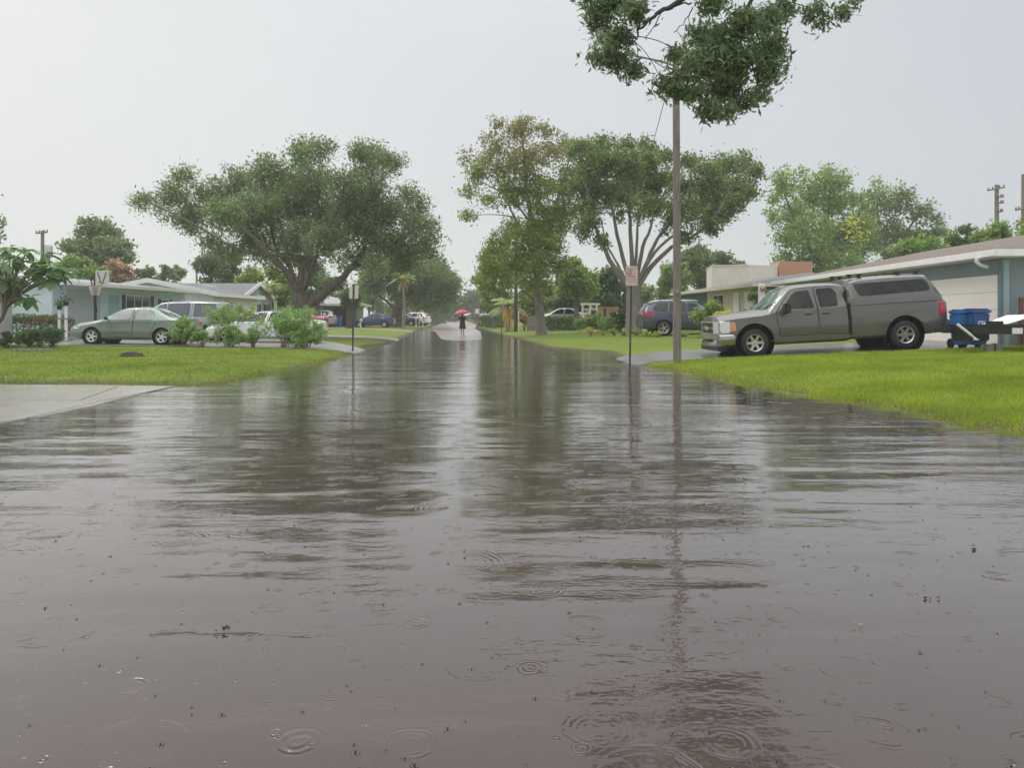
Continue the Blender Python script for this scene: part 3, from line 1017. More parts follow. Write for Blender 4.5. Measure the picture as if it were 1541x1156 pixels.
plain_tree('broadleaf_tree', 'pale shrubby tree behind the white far car', (604, 446, 668, 482), 636, 486, 128, 4500, LF['olive'], seed=35, group=GA, w=5, nb=12)
plain_tree('broadleaf_tree', 'dim grey tree closing the far end of the street on the left', (660, 440, 708, 482), 684, 485, 190, 4500, LF['far'], seed=36, group=GA, w=4, nb=12)
plain_tree('broadleaf_tree', 'dim grey tree closing the far end of the street behind the umbrella', (692, 430, 742, 482), 716, 485, 185, 5000, LF['far'], seed=37, group=GA, w=4, nb=12)
plain_tree('broadleaf_tree', 'low grey tree at the road end left of the person', (640, 456, 690, 484), 664, 486, 205, 3500, LF['far'], seed=38, group=GA, w=3, nb=10)
plain_tree('broadleaf_tree', 'tall loose yellow green tree right of the sky gap above the street', (712, 372, 778, 472), 744, 488, 78, 8500, LF['olive'], seed=39, group=GA, w=6, nb=18)
plain_tree('broadleaf_tree', 'feathery dark tree right of the road end behind the white road signs', (714, 410, 764, 482), 738, 487, 104, 5500, LF['far'], seed=40, group=GA, w=4, nb=12)
plain_tree('broadleaf_tree', 'dense mid green tree behind the slender street tree trunk', (766, 384, 846, 480), 806, 490, 72, 10000, LF['olive'], seed=41, group=GA, w=8, nb=18)
plain_tree('broadleaf_tree', 'rounded bright green tree left of the broad shade tree', (826, 384, 908, 458), 868, 490, 60, 9000, LF['green'], seed=42, group=GA, w=9, nb=18)
plain_tree('broadleaf_tree', 'deep green dark tree in shade left of the broad shade tree trunk', (880, 400, 950, 488), 916, 494, 64, 8000, LF['hedge'], seed=43, group=GA, w=8, nb=16)
plain_tree('broadleaf_tree', 'very dark low tree behind the silver car on the right', (824, 430, 892, 484), 856, 492, 66, 6500, LF['live'], seed=44, group=GA, w=6, nb=14)

plain_tree('broadleaf_tree', 'low olive tree filling behind the blue and dark far cars', (520, 428, 640, 488), 580, 488, 140, 5500, LF['far'], seed=45, group=GA, w=4, nb=16)
plain_tree('broadleaf_tree', 'low dim tree behind the tan house carport', (440, 430, 540, 488), 494, 488, 120, 4500, LF['far'], seed=46, group=GA, w=4, nb=14)
plain_tree('broadleaf_tree', 'low olive tree behind the dark clipped hedge on the right', (722, 436, 800, 488), 760, 488, 125, 4500, LF['olive'], seed=47, group=GA, w=4, nb=14)
plain_tree('broadleaf_tree', 'low dark tree between shade tree trunk and mid right house', (930, 420, 1040, 486), 985, 488, 90, 5000, LF['live'], seed=48, group=GA, w=5, nb=14)
GR = 'trees behind the right houses'
plain_tree('broadleaf_tree', 'dark grey green tree behind the white parapet building', (1010, 370, 1126, 440), 1066, 490, 78, 9500, LF['far'], seed=51, group=GR, w=8, nb=18)
plain_tree('broadleaf_tree', 'small yellow green tree between utility pole and shade tree trunk', (984, 392, 1048, 446), 1016, 488, 70, 5000, LF['green'], seed=52, group=GR, w=5, nb=12)
gr = [(1180, 275, 20), (1168, 300, 18), (1165, 330, 15), (1195, 320, 24), (1215, 285, 24), (1245, 272, 24), (1270, 280, 22), (1290, 300, 24), (1250, 310, 34), (1215, 350, 34), (1190, 360, 22), (1260, 360, 40), (1300, 340, 30), (1230, 390, 36), (1185, 395, 22), (1275, 395, 30), (1252, 255, 12), (1175, 262, 10), (1315, 280, 14), (1210, 255, 8)]
tree('broadleaf_tree', 'large bright green tree behind the brown roofed house, hung with a yellow vine', 'tree', 1236, 70,
     ([(1236, 480), (1235, 430), (1236, 390)], 16, 12), [([(1234, 400), (1205, 350), (1180, 290)], 7, 2, -1), ([(1236, 396), (1245, 330), (1250, 270)], 7, 2, 1), ([(1238, 400), (1280, 350), (1300, 300)], 7, 2, -.5)],
     [('crown', gr, 21000, LF['green']), ('yellow_vine', [(1278, 328, 6, -5), (1284, 338, 7, -5.2), (1292, 346, 6, -5.2), (1296, 354, 5, -5.2)], 130, LF['gold'])], M['bark'], GR, depth=4.4, leaf=.30, clump=.75, seed=53)
dk = [(1320, 300, 22), (1345, 312, 20), (1365, 300, 15), (1385, 318, 18), (1402, 330, 14), (1410, 350, 12), (1330, 350, 36), (1368, 355, 26), (1300, 320, 18), (1390, 360, 18), (1325, 285, 10), (1355, 285, 6), (1300, 370, 26), (1350, 385, 22), (1410, 372, 8)]
tree('broadleaf_tree', 'dark clumpy tree behind the brown roof, right of the bright green tree', 'tree', 1348, 76,
     ([(1348, 480), (1346, 420), (1346, 380)], 14, 10), [([(1344, 390), (1325, 340), (1318, 300)], 5, 2, -1), ([(1348, 390), (1370, 340), (1392, 318)], 5, 2, 1)],
     [('crown', dk, 13000, LF['live'])], M['bark'], GR, depth=3, leaf=.28, clump=.62, seed=54)
plain_tree('broadleaf_tree', 'low light green tree showing above the middle of the brown roof', (1330, 352, 1432, 420), 1380, 480, 44, 6500, LF['green'], seed=55, group=GR, w=6, nb=14)
plain_tree('broadleaf_tree', 'low grey green tree above the roof left of the crossarm pole', (1418, 336, 1482, 400), 1450, 480, 46, 4500, LF['far'], seed=56, group=GR, w=6, nb=12)
plain_tree('broadleaf_tree', 'low yellow green tree at the foot of the crossarm pole', (1462, 326, 1530, 400), 1496, 480, 44, 5500, LF['green'], seed=57, group=GR, w=6, nb=12)
plain_tree('broadleaf_tree', 'low green tree above the roof at the right edge of the photo', (1514, 328, 1620, 400), 1570, 480, 42, 6500, LF['olive'], seed=58, group=GR, w=6, nb=12)


# ---- palms
def palm(name, label, base_px, base_py, top_py, d, fr_len, n, w, lm, dead=None, group=None, seed=1, lean=0):
    rng = random.Random(seed)
    b = on_ground(base_px, d)
    t = thing(name, label, 'palm', b, group=group)
    top = W(base_px + lean, top_py, d)
    mb = MB()
    pts = refine([b + Vector((0, 0, -.1)), (b + top) / 2 + Vector((.06, 0, 0)), top], 5)
    mb.tube(pts, [w * (1.25 - .5 * i / (len(pts) - 1)) for i in range(len(pts))], 9)
    mb.build('trunk', M['bark_pale'], t, 60, world=True)

    def fronds(nm, count, el0, el1, lm2, ln):
        VV = []
        for i in range(count):
            az = 2 * PI * (i + rng.random() * .6) / count
            el = rng.uniform(el0, el1)
            dirv = Vector((math.cos(az) * math.cos(el), math.sin(az) * math.cos(el), math.sin(el)))
            sidev = Vector((-math.sin(az), math.cos(az), 0))
            L_ = ln * rng.uniform(.8, 1.15)
            prev = top.copy()
            for j in range(14):
                f = (j + 1) / 14
                p = top + dirv * L_ * f + Vector((0, 0, -L_ * .55 * f * f))
                lw = L_ * (.26 if el0 > -.5 else .13) * math.sin(PI * min(1, .12 + f * .86)) + .03
                for sgn in (-1, 1):
                    for q in (0, .5):
                        a = prev.lerp(p, q)
                        tip = a + sidev * sgn * lw + (p - prev).normalized() * lw * .7 + Vector((0, 0, -lw * .45))
                        wv = (p - prev).normalized() * .035 * L_
                        VV += [a - wv * .5, a + wv * .5, tip, tip - wv * .2]
                prev = p
        mesh_np(nm, np.array([tuple(v) for v in VV]), 4, lm2, t, world=True)
    fronds('fronds', n, -.1, 1.1, lm, fr_len)
    if dead: fronds('dead_fronds', max(5, n // 2), -1.25, -.75, dead, fr_len * .7)
    return t


palm('palm_tree', 'slim tall palm with feathery pale top on the left verge', 607, 484, 416, 74, 1.6, 15, .13, LF['palm'], LF['brown'], seed=3)
palm('palm_tree', 'short palm with hanging orange fronds beside the far right pole', 764, 497, 458, 62, 1.9, 16, .16, LF['palm'], LF['orange'], seed=4)
palm('palm_tree', 'thin palm with brownish skirt between grey gable and oak trunk', 406, 478, 432, 62, 1.3, 12, .10, LF['palm'], LF['brown'], seed=5)


# ---- shrubs and hedges
def shrub(name, label, x0, y0, x1, ybase, d, n, lm, group=None, seed=1, leaf=.09, nb=9, extra=None, lift=.12, cat='shrub', lw=.4, clump=None, hang=0, edge=2.2):
    rng = random.Random(seed)
    nr = np.random.default_rng(seed)
    k = d / F
    cx = (x0 + x1) / 2
    b = on_ground(cx, d)
    t = thing(name, label, cat, b, group=group)
    hw, h = (x1 - x0) / 2 * k, (ybase - y0) * k
    B = []
    for i in range(nb):
        a = 2 * PI * i / nb * 2.4 + rng.uniform(-.3, .3)
        q = math.sqrt(rng.uniform(0, 1)) * .68
        r = rng.uniform(.28, .46)
        zz = lift * h + (h - lift * h) * rng.uniform(.25, .92 - r * .6)
        if i == 0: q, zz = 0, h * .68
        B.append(((b.x + math.cos(a) * q * hw, b.y + math.sin(a) * q * hw * .8, b.z + zz), (hw * r * 1.15, hw * r, min(h * r, hw * r * 1.1))))
    pts = crown_points(B, n, nr, clump or hw * .15, edge=edge)
    pts[:, 2] = np.maximum(pts[:, 2], b.z + .03)
    mesh_np('foliage', leaf_quads(pts, leaf, leaf * lw, nr, hang), 4, lm, t, world=True)
    mb = MB()
    for (c, r) in B:
        c = Vector(c)
        mb.tube(bez(b + Vector((rng.uniform(-.15, .15) * hw, rng.uniform(-.1, .1) * hw, -.03)), (b + c) / 2 + Vector((0, 0, .1)), c, 5), [.018, .015, .012, .009, .005], 5, False)
    mb.build('stems', M['bark'], t, 60, world=True)
    if extra:
        pn, m2, n2, lf = extra
        q = crown_points(B, n2, nr, hw * .1, edge=5)
        q[:, 2] += .02
        mesh_np(pn, leaf_quads(q, lf, lf * .7, nr), 4, m2, t, world=True)
    return t


GS = 'oleander shrubs along the left driveway'
shrub('oleander_shrub', 'oleander shrub at the tail of the green car, leftmost of the row', 250, 480, 304, 526, 28.4, 2700, LF['shrub'], GS, 61, .13, lw=.28)
shrub('oleander_shrub', 'low sparse oleander shrub right beside the tail of the green car', 286, 498, 322, 526, 28.0, 1600, LF['shrub'], GS, 62, .12, lw=.28)
shrub('oleander_shrub', 'tall oleander shrub over the hood of the white car', 304, 459, 382, 524, 29.0, 2300, LF['shrub'], GS, 63, .13, lw=.28, lift=.4)
shrub('oleander_shrub', 'leggy oleander shrub in front of the white car front wheel', 318, 490, 376, 525, 28.2, 2200, LF['shrub'], GS, 64, .12, lw=.28)
shrub('oleander_shrub', 'tallest oleander shrub in front of the white car cabin', 382, 460, 476, 526, 28.4, 4200, LF['shrub'], GS, 65, .13, lw=.28, lift=.2)
shrub('oleander_shrub', 'oleander shrub at the white car rear wheel, rightmost of the row', 432, 490, 490, 527, 28.0, 3000, LF['shrub'], GS, 66, .12, lw=.28)

shrub('oleander_shrub', 'low straggly oleander shrub between the two tall ones', 360, 490, 402, 526, 28.1, 1100, LF['shrub'], GS, 67, .12, lw=.28)
shrub('shrub', 'dark rounded shrub beside the front of the green car', 48, 496, 112, 528, 26.6, 4200, LF['hedge'], None, 71, .07)
shrub('shrub', 'light green leafy low shrub between dark shrub and grey wall', 22, 502, 66, 529, 26.0, 2600, LF['live'], None, 72, .09)
shrub('shrub', 'dark weedy shrub at the foot of the grey wall', -8, 504, 26, 530, 25.4, 1500, LF['hedge'], None, 73, .08)


def hedge(name, label, a, bb, width, h, n, lm, leaf=.09, seed=1, group=None, extra=None, cat='hedge'):
    """clipped hedge from ground point a to b"""
    nr = np.random.default_rng(seed)
    a, bb = Vector(a), Vector(bb)
    mid = (a + bb) / 2
    t = thing(name, label, cat, (mid.x, mid.y, gz(mid.x, mid.y)), group=group)
    ax = (bb - a)
    sd = Vector((-ax.y, ax.x, 0)).normalized()
    u = nr.random(n)
    v = nr.uniform(-1, 1, n)
    w = nr.random(n)
    sel = nr.random(n)
    v = np.where(sel < .45, np.sign(v) * (1 - .25 * nr.random(n) ** 2), v)
    w = np.where(sel > .6, 1 - .2 * nr.random(n) ** 2, w)
    bump = 1 + .10 * np.sin(u * 31) + .06 * np.sin(u * 73 + 1)
    P = np.array(a)[None] + np.outer(u, np.array(ax)) + np.outer(v * width / 2 * bump, np.array(sd))
    P[:, 2] = t.location.z + .04 + w * h * bump
    mesh_np('foliage', leaf_quads(P, leaf, leaf * .55, nr), 4, lm, t, world=True)
    mb = MB()
    for i in range(max(4, int(ax.length / .5))):
        p = a.lerp(bb, (i + .5) / max(4, int(ax.length / .5)))
        p.z = t.location.z - .05
        mb.tube([p, p + Vector((.05, .03, h * .5)), p + Vector((-.04, 0, h * .85))], [.022, .016, .006], 5)
    mb.build('stems', M['bark'], t, world=True)
    if extra:
        pn, m2, n2, u0, u1 = extra
        u = nr.uniform(u0, u1, n2)
        v = nr.uniform(-1, 1, n2)
        Q = np.array(a)[None] + np.outer(u, np.array(ax)) + np.outer(v * width / 2, np.array(sd))
        Q[:, 2] = t.location.z + h * nr.uniform(.7, 1.08, n2)
        mesh_np(pn, leaf_quads(Q, leaf, leaf * .6, nr), 4, m2, t, world=True)
    return t


hedge('hedge', 'clipped hedge with red new growth under the pale blue side wall', (-21.6, 32.4, 0), (-18.6, 32.6, 0), .9, .95, 5200, LF['hedge'], .09, 3, extra=('leaves', LF['red'], 330, .35, 1))
hedge('hedge', 'dark clipped hedge right of the road before the far signs', tuple(W(727, 480, 86)), tuple(W(758, 480, 80)), 1.2, 1.1, 3600, LF['hedge'], .18, 4)
hedge('hedge', 'dark clipped hedge left of the road end beside the white far car', tuple(W(640, 480, 132)), tuple(W(666, 480, 140)), 1.6, 1.8, 2600, LF['hedge'], .26, 5)
hedge('hedge', 'dark low hedge behind the slender street tree trunk', tuple(W(818, 480, 56)), tuple(W(872, 480, 54)), 1.2, .85, 4200, LF['hedge'], .13, 6)
hedge('hedge', 'long dim hedge closing the far end of the street', tuple(W(668, 480, 216)), tuple(W(762, 480, 210)), 2, 1.9, 3400, LF['far'], .4, 7)

shrub('shrub', 'big green shrub with coral blooms on the right lawn by the dark tree', 864, 464, 912, 492, 48, 3200, LF['shrub'], None, 81, .15, extra=('blossoms', LF['pink'], 120, .13))
shrub('shrub', 'spreading mid green shrub left of the shade tree trunk', 896, 470, 944, 494, 46, 3000, LF['shrub'], None, 82, .15)
shrub('shrub', 'tall flowering shrub between dark blue car and pickup truck', 1034, 438, 1098, 497, 33.5, 6200, LF['green'], None, 83, .13, extra=('blossoms', LF['pink'], 60, .09))
shrub('croton_shrub', 'yellow leaved croton in front of the cream house wall', 1070, 448, 1112, 492, 32, 2600, LF['gold'], None, 84, .13, lift=.45)
shrub('shrub', 'dark green shrub against the mid right house behind the dark blue car', 985, 442, 1030, 484, 44, 2600, LF['live'], None, 85, .16)
shrub('shrub', 'brown orange dry bush behind the far right pole', 776, 462, 802, 496, 60, 2400, LF['brown'], None, 86, .2)
shrub('shrub', 'leafy climber on the cream wall under the eave', 1112, 430, 1140, 470, 37, 1300, LF['palm'], None, 87, .13, lift=.5)
shrub('shrub', 'small tree topped with green leaves above the mid right roof', 1124, 406, 1164, 470, 40.5, 1900, LF['green'], None, 88, .16, lift=.72)
shrub('shrub', 'dark leafy shrub with pale flowers beside the shade tree trunk', 918, 452, 948, 490, 45, 2600, LF['hedge'], None, 89, .14, extra=('blossoms', LF['pink'], 12, .12))

GF = 'yellow green plants along the right lawn bed'
for i, (px, d, w, h, lm, lab) in enumerate([(889, 40.5, 15, 17, 'gold', 'brightest yellow plant at the left end of the lawn bed'), (908, 40, 12, 10, 'yellow', 'small yellow green plant just right of the brightest yellow one'), (924, 39.5, 14, 12, 'yellow', 'yellow green plant in front of the spreading shrub'), (938, 39, 12, 9, 'yellow', 'low yellow green plant left of the sign post'), (958, 38.5, 13, 12, 'yellow', 'yellow green plant just right of the sign post'), (976, 36, 16, 11, 'yellow', 'yellow green plant below the tail lamp of the dark blue car'), (990, 35.4, 12, 9, 'yellow', 'low yellow green plant before the wheel of the dark blue car'), (1028, 34.4, 12, 12, 'yellow', 'yellow green plant right of the utility pole')]):
    yb = 477 + (CH - gz((px - CX) / F * d, d)) / d * F
    shrub('bedding_plant', lab, px - w / 2 - 2, yb - h, px + w / 2 + 2, yb, d, 260, LF[lm], GF, 90 + i, .13, nb=5, cat='plant')

# plumeria with big leaves at the left edge
t = thing('plumeria_tree', 'plumeria with big drooping leaves at the left edge before the grey wall', 'tree', on_ground(-18, 25.6))
mb = MB()
b0 = t.location.copy()
d = 25.6
fork = W(4, 478, d)
mb.tube(refine([b0 + Vector((0, 0, -.1)), W(-12, 500, d), fork], 4), [.075] * 5 + [.06] * 4, 8)
ros = [(70, 382, .2), (54, 412, -.5), (90, 412, .1), (102, 410, -.2), (6, 420, -.4), (-4, 404, .5), (24, 386, .6), (66, 404, -.6), (10, 446, .4), (16, 372, 0), (40, 376, -.5), (-10, 380, .4), (62, 392, .4), (8, 396, -.7), (46, 404, .6), (82, 400, -.4), (96, 404, .2), (28, 418, -.3), (44, 448, -.6), (22, 440, .3), (-20, 410, 0), (78, 418, -.6), (-30, 390, .5), (30, 392, .9)]
VV = []
rng = random.Random(5)
for (px, py, dd) in ros:
    c = W(px, py, d + dd)
    el_ = W(12, 440, d + dd * .4)
    mb.tube(bez(fork, el_, c + Vector((0, 0, -.05)), 7), [.05, .045, .04, .035, .03, .026, .022], 6)
    for j in range(11):
        az = 2 * PI * j / 11 + rng.uniform(-.2, .2)
        e = rng.uniform(-.9, .6)
        dv = Vector((math.cos(az) * math.cos(e), math.sin(az) * math.cos(e), math.sin(e)))
        sv = dv.cross(Vector((0, 0, 1))).normalized()
        Ln = rng.uniform(.34, .56)
        wd = Ln * .29
        p1 = c + dv * Ln * .35
        p2 = c + dv * Ln * .72 + Vector((0, 0, -.05))
        tip = c + dv * Ln + Vector((0, 0, -.14))
        VV += [c, p1 + sv * wd * .8, p2, p1 - sv * wd * .8, p1 + sv * wd * .8, p2 + sv * wd, tip, p2, p1 - sv * wd * .8, p2, tip, p2 - sv * wd]
mb.build('trunk', M['bark'], t, 60, world=True)
mesh_np('crown', np.array([tuple(v) for v in VV]), 4, LF['plum'], t, world=True)
# ------------------------------------------------------------------ vehicles
def paint(name, c, metal=.45, rough=.3):
    return mat(name, c, rough, metal, .5, var=.05, vscale=2, coat=.7)


P_ = {'grey': paint('grey_car_paint', (.138, .131, .118)), 'cap': paint('cap_paint', (.150, .146, .134)), 'sage': paint('sage_green_car_paint', (.20, .255, .205)), 'silverblue': paint('blue_silver_car_paint', (.33, .38, .42)),
      'white': paint('white_car_paint', (.72, .73, .73), 0, .3), 'navy': paint('dark_blue_car_paint', (.055, .06, .095)), 'red': paint('red_car_paint', (.38, .025, .05), .1), 'silver': paint('silver_car_paint', (.45, .45, .45)),
      'blue': paint('blue_car_paint', (.045, .075, .19))}


def loft(stations):
    """closed body from cross sections (x, zb, zm, zbelt, ztop, wb, wm, wbelt, wtop)"""
    V, Fc = [], []
    n = 16
    for (x, zb, zm, zbl, zt, wb, wm, wbl, wt) in stations:
        h = [(0, zb), (wb - .10, zb), (wb, zb + .07), (wm, zm), (wbl, zbl), (wt + .03, zt - .075), (wt - .07, zt - .012), (wt * .5, zt + .012), (0, zt + .018)]
        ring = h + [(-y, z) for y, z in h[-2:0:-1]]
        V += [(x, y, z) for y, z in ring]
    m = len(stations)
    for i in range(m - 1):
        for k in range(n):
            k2 = (k + 1) % n
            Fc.append((i * n + k, i * n + k2, (i + 1) * n + k2, (i + 1) * n + k))
    Fc.append(tuple(range(n))[::-1])
    Fc.append(tuple((m - 1) * n + k for k in range(n)))
    return V, Fc


def mesh_from(V, Fc, name='tmp'):
    me = bpy.data.meshes.new(name)
    me.from_pydata(V, [], Fc)
    bm = bmesh.new()
    bm.from_mesh(me)
    bmesh.ops.recalc_face_normals(bm, faces=bm.faces)
    bm.to_mesh(me)
    bm.free()
    return me


def cut(me, cutters):
    """boolean difference of a mesh with cutter meshes"""
    o = bpy.data.objects.new('tmp', me)
    COL.objects.link(o)
    tmp = [o]
    for c in cutters:
        q = bpy.data.objects.new('tmpc', c)
        COL.objects.link(q)
        tmp.append(q)
        md = o.modifiers.new('b', 'BOOLEAN')
        md.operation = 'DIFFERENCE'
        md.solver = 'EXACT'
        md.object = q
    bpy.context.view_layer.update()
    dg = bpy.context.evaluated_depsgraph_get()
    out = bpy.data.meshes.new_from_object(o.evaluated_get(dg))
    for q in tmp: bpy.data.objects.remove(q)
    return out


def bvh_of(me):
    return BVHTree.FromPolygons([v.co.copy() for v in me.vertices], [tuple(p.vertices) for p in me.polygons])


def round_poly(poly, r=.04, k=3):
    out = []
    n = len(poly)
    for i in range(n):
        p, a, b = Vector(poly[i]), Vector(poly[i - 1]), Vector(poly[(i + 1) % n])
        ra = min(r, (a - p).length * .4)
        rb = min(r, (b - p).length * .4)
        p0, p2 = p + (a - p).normalized() * ra, p + (b - p).normalized() * rb
        for j in range(k + 1):
            t = j / k
            out.append(p0 * (1 - t) ** 2 + p * 2 * t * (1 - t) + p2 * t * t)
    return out


def patch(name, bvh, poly, axis, side, m, parent, off=.006, thick=.02, r=.04, cuts=3, mb=None, smooth=40):
    """panel lying on the body: polygon in (x,z) seen from a side ('y'), in (y,z) seen along x ('x'), or (x,y) from above ('z')"""
    pts = round_poly(poly, r) if r else [Vector(p) for p in poly]
    bm = bmesh.new()
    f = bm.faces.new([bm.verts.new((p[0], p[1], 0)) for p in pts])
    bmesh.ops.triangulate(bm, faces=[f])
    for _ in range(cuts):
        ed = [e for e in bm.edges if e.calc_length() > .13]
        if not ed: break
        bmesh.ops.subdivide_edges(bm, edges=ed, cuts=1)
        bmesh.ops.triangulate(bm, faces=[f for f in bm.faces if len(f.verts) > 4])
    fr, miss = {}, []
    for v in bm.verts:
        u, w = v.co.x, v.co.y
        if axis == 'y': o, dr = Vector((u, 5 * side, w)), Vector((0, -side, 0))
        elif axis == 'x': o, dr = Vector((-5 if side < 0 else 15, u, w)), Vector((1 if side < 0 else -1, 0, 0))
        else: o, dr = Vector((u, w, 6)), Vector((0, 0, -1))
        h = bvh.ray_cast(o, dr)
        if h[0] is None:
            h = bvh.find_nearest(o + dr * 3.5)
        fr[v] = (h[0] - dr * off, h[0] + dr * thick)
    idx = {v: i for i, v in enumerate(bm.verts)}
    nv = len(idx)
    vs = [fr[v][0] for v in bm.verts] + [fr[v][1] for v in bm.verts]
    fs = [tuple(idx[v] for v in f.verts) for f in bm.faces]
    fs += [tuple(nv + idx[v] for v in reversed(f.verts)) for f in bm.faces]
    for e in bm.edges:
        if len(e.link_faces) == 1:
            a, b_ = idx[e.verts[0]], idx[e.verts[1]]
            fs.append((a, b_, nv + b_, nv + a))
    bm.free()
    if mb is not None:
        return mb.add(vs, fs)
    q = MB()
    q.add(vs, fs)
    return q.build(name, m, parent, smooth)


def grow(poly, g):
    c = sum((Vector(p) for p in poly), Vector((0, 0))) / len(poly)
    return [tuple(Vector(p) + (Vector(p) - c).normalized() * g) for p in poly]


def wheel(parent, x, y, r, width, rim, rim_m, spokes=5, side=-1):
    """wheel > tyre, rim; turned so the face looks to `side`"""
    w = bpy.data.objects.new('wheel', None)
    COL.objects.link(w)
    w.parent = parent
    w.location = (x, y, r)
    A = Matrix.Rotation(-side * PI / 2, 4, 'X')      # +z of the lathe points to the outer side
    h = width / 2
    b = MB()
    b.lathe([(rim * .97, -h), (r * .90, -h), (r * .975, -h * .82), (r, -h * .5), (r, h * .5), (r * .975, h * .82), (r * .90, h), (rim * 1.03, h), (rim * .98, h * .8)], A, 32, True)
    b.build('tyre', M['rubber'], w, 40)
    b = MB()
    b.lathe([(rim, h * .92), (rim * .97, h * .98), (rim * .88, h * .8), (rim * .86, h * .25), (.001, h * .2)], A, 32)
    b.lathe([(.001, h * .8), (rim * .2, h * .78), (rim * .26, h * .62), (rim * .26, h * .2)], A, 16)
    for i in range(spokes):
        a = 2 * PI * i / spokes
        Mx = A @ Matrix.Rotation(a, 4, 'Z')
        wv = rim * (.20 if spokes < 7 else .13)
        vs = [(rim * .2, -wv, h * .42), (rim * .93, -wv * .8, h * .55), (rim * .93, wv * .8, h * .55), (rim * .2, wv, h * .42), (rim * .2, -wv * .75, h * .74), (rim * .93, -wv * .6, h * .84), (rim * .93, wv * .6, h * .84), (rim * .2, wv * .75, h * .74)]
        b.add([Mx @ Vector(v) for v in vs], [(3, 2, 1, 0), (4, 5, 6, 7), (0, 1, 5, 4), (1, 2, 6, 5), (2, 3, 7, 6), (3, 0, 4, 7)])
    b.build('rim', rim_m, w, 35)
    b = MB()
    b.lathe([(rim * .87, h * .26), (.001, h * .22)], A, 24)
    b.build('hub_backing', M['dark'], w)
    return w


def arches(wheels, half, R_):
    cs = []
    for (x, r) in wheels:
        for s in (-1, 1):
            q = MB()
            q.lathe([(.001, 0), (R_, 0), (R_, .42), (.001, .42)], Matrix.Translation((x, s * (half + .12), r)) @ Matrix.Rotation(s * PI / 2, 4, 'X'), 36)
            cs.append(mesh_from(q.v, q.f))
    return cs


def liners(parent, wheels, half, R_):
    for (x, r) in wheels:
        for s in (-1, 1):
            q = MB()
            q.lathe([(R_ - .006, .155), (R_ - .006, .40), (.02, .40)], Matrix.Translation((x, s * (half + .12), r)) @ Matrix.Rotation(s * PI / 2, 4, 'X'), 30)
            q.build('wheel_arch', M['dark'], parent, 60)


def car(name, label, cat, loc, rotz, stations, pm, wheels, r, half, R_, glass_side, screen, rear_glass, doors, fronts=(), tails=(), rot=None, rim=.2, rim_m=None, spokes=5, group=None, ww=.2, handles=(), detail=True, glass=None):
    t = thing(name, label, cat, loc, rotz, group, rot)
    V, Fc = loft(stations)
    me = mesh_from(V, Fc, 'body')
    if detail:
        me = cut(me, arches([(x, r) for x in wheels], half, R_))
    me.name = 'body'
    me.materials.clear()
    me.polygons.foreach_set('use_smooth', [True] * len(me.polygons))
    me.set_sharp_from_angle(angle=math.radians(32))
    bv = bvh_of(me)
    body = link('body', me, pm, t)
    if detail: liners(t, [(x, r) for x in wheels], half, R_)
    for x in wheels:
        for s in (-1, 1):
            wheel(t, x, s * (half - ww / 2 - .015), r, ww, rim, rim_m or M['rim_white'], spokes, s)
    for s in (-1, 1):
        for poly in doors:
            sm = MB()
            patch('', bv, grow(poly, .016), 'y', s, None, None, .003, .02, .05, 6, mb=sm)
            dr = patch('door', bv, poly, 'y', s, pm, t, .009, .02, .05, 6)
            sm.build('door_gap', M['dark'], dr, 40)
            hx = max(p[0] for p in poly) - .14
            hz = sorted(p[1] for p in poly)[len(poly) // 2] - .10
            if handles:
                hx, hz = handles[doors.index(poly)]
                q = MB()
                q.box((hx, s * 0, hz), (.19, .03, .035))
                hit = bv.ray_cast(Vector((hx, 5 * s, hz)), Vector((0, -s, 0)))
                if hit[0]:
                    q.v = [(x_, y_ + hit[0].y + s * .018, z_) for x_, y_, z_ in q.v]
                    q.build('handle', M['black'] if pm is P_['grey'] else pm, dr, bevel=.008)
        for poly in glass_side:
            sm = MB()
            patch('', bv, grow(poly, .02), 'y', s, None, None, .013, .02, .06, 6, mb=sm)
            g = patch('window', bv, poly, 'y', s, glass or M['glass'], t, .018, .02, .06, 6)
            sm.build('window_seal', M['black'], g, 40)
    patch('windscreen', bv, screen, 'x', -1, M['glass_clear'], t, .008, .02, .06, 4)
    if rear_glass: patch('rear_window', bv, rear_glass, 'x', 1, glass or M['glass'], t, .008, .02, .06, 4)
    for (nm, m, axis, poly) in list(fronts) + list(tails):
        for s in ((-1, 1) if axis != 'c' else (1,)):
            if axis == 'y': patch(nm, bv, poly, 'y', s, m, t, .012, .02, .03)
            elif axis == 'xf': patch(nm, bv, [(s * y, z) for y, z in poly], 'x', -1, m, t, .012, .02, .03)
            elif axis == 'xr': patch(nm, bv, [(s * y, z) for y, z in poly], 'x', 1, m, t, .012, .02, .03)
        if axis == 'c':
            patch(nm, bv, poly, 'x', -1, m, t, .010, .02, .03)
        if axis == 'cr':
            patch(nm, bv, poly, 'x', 1, m, t, .010, .02, .03)
    return t, bv


def mirror(t, x, y, z, m, s, sz=(.12, .20, .15)):
    q = MB()
    q.box((x, s * (y + sz[1] / 2 + .05), z), sz)
    q.box((x + .02, s * (y + .02), z - sz[2] * .3), (.05, .12, .05))
    return q.build('mirror', m, t, 40, bevel=.025)


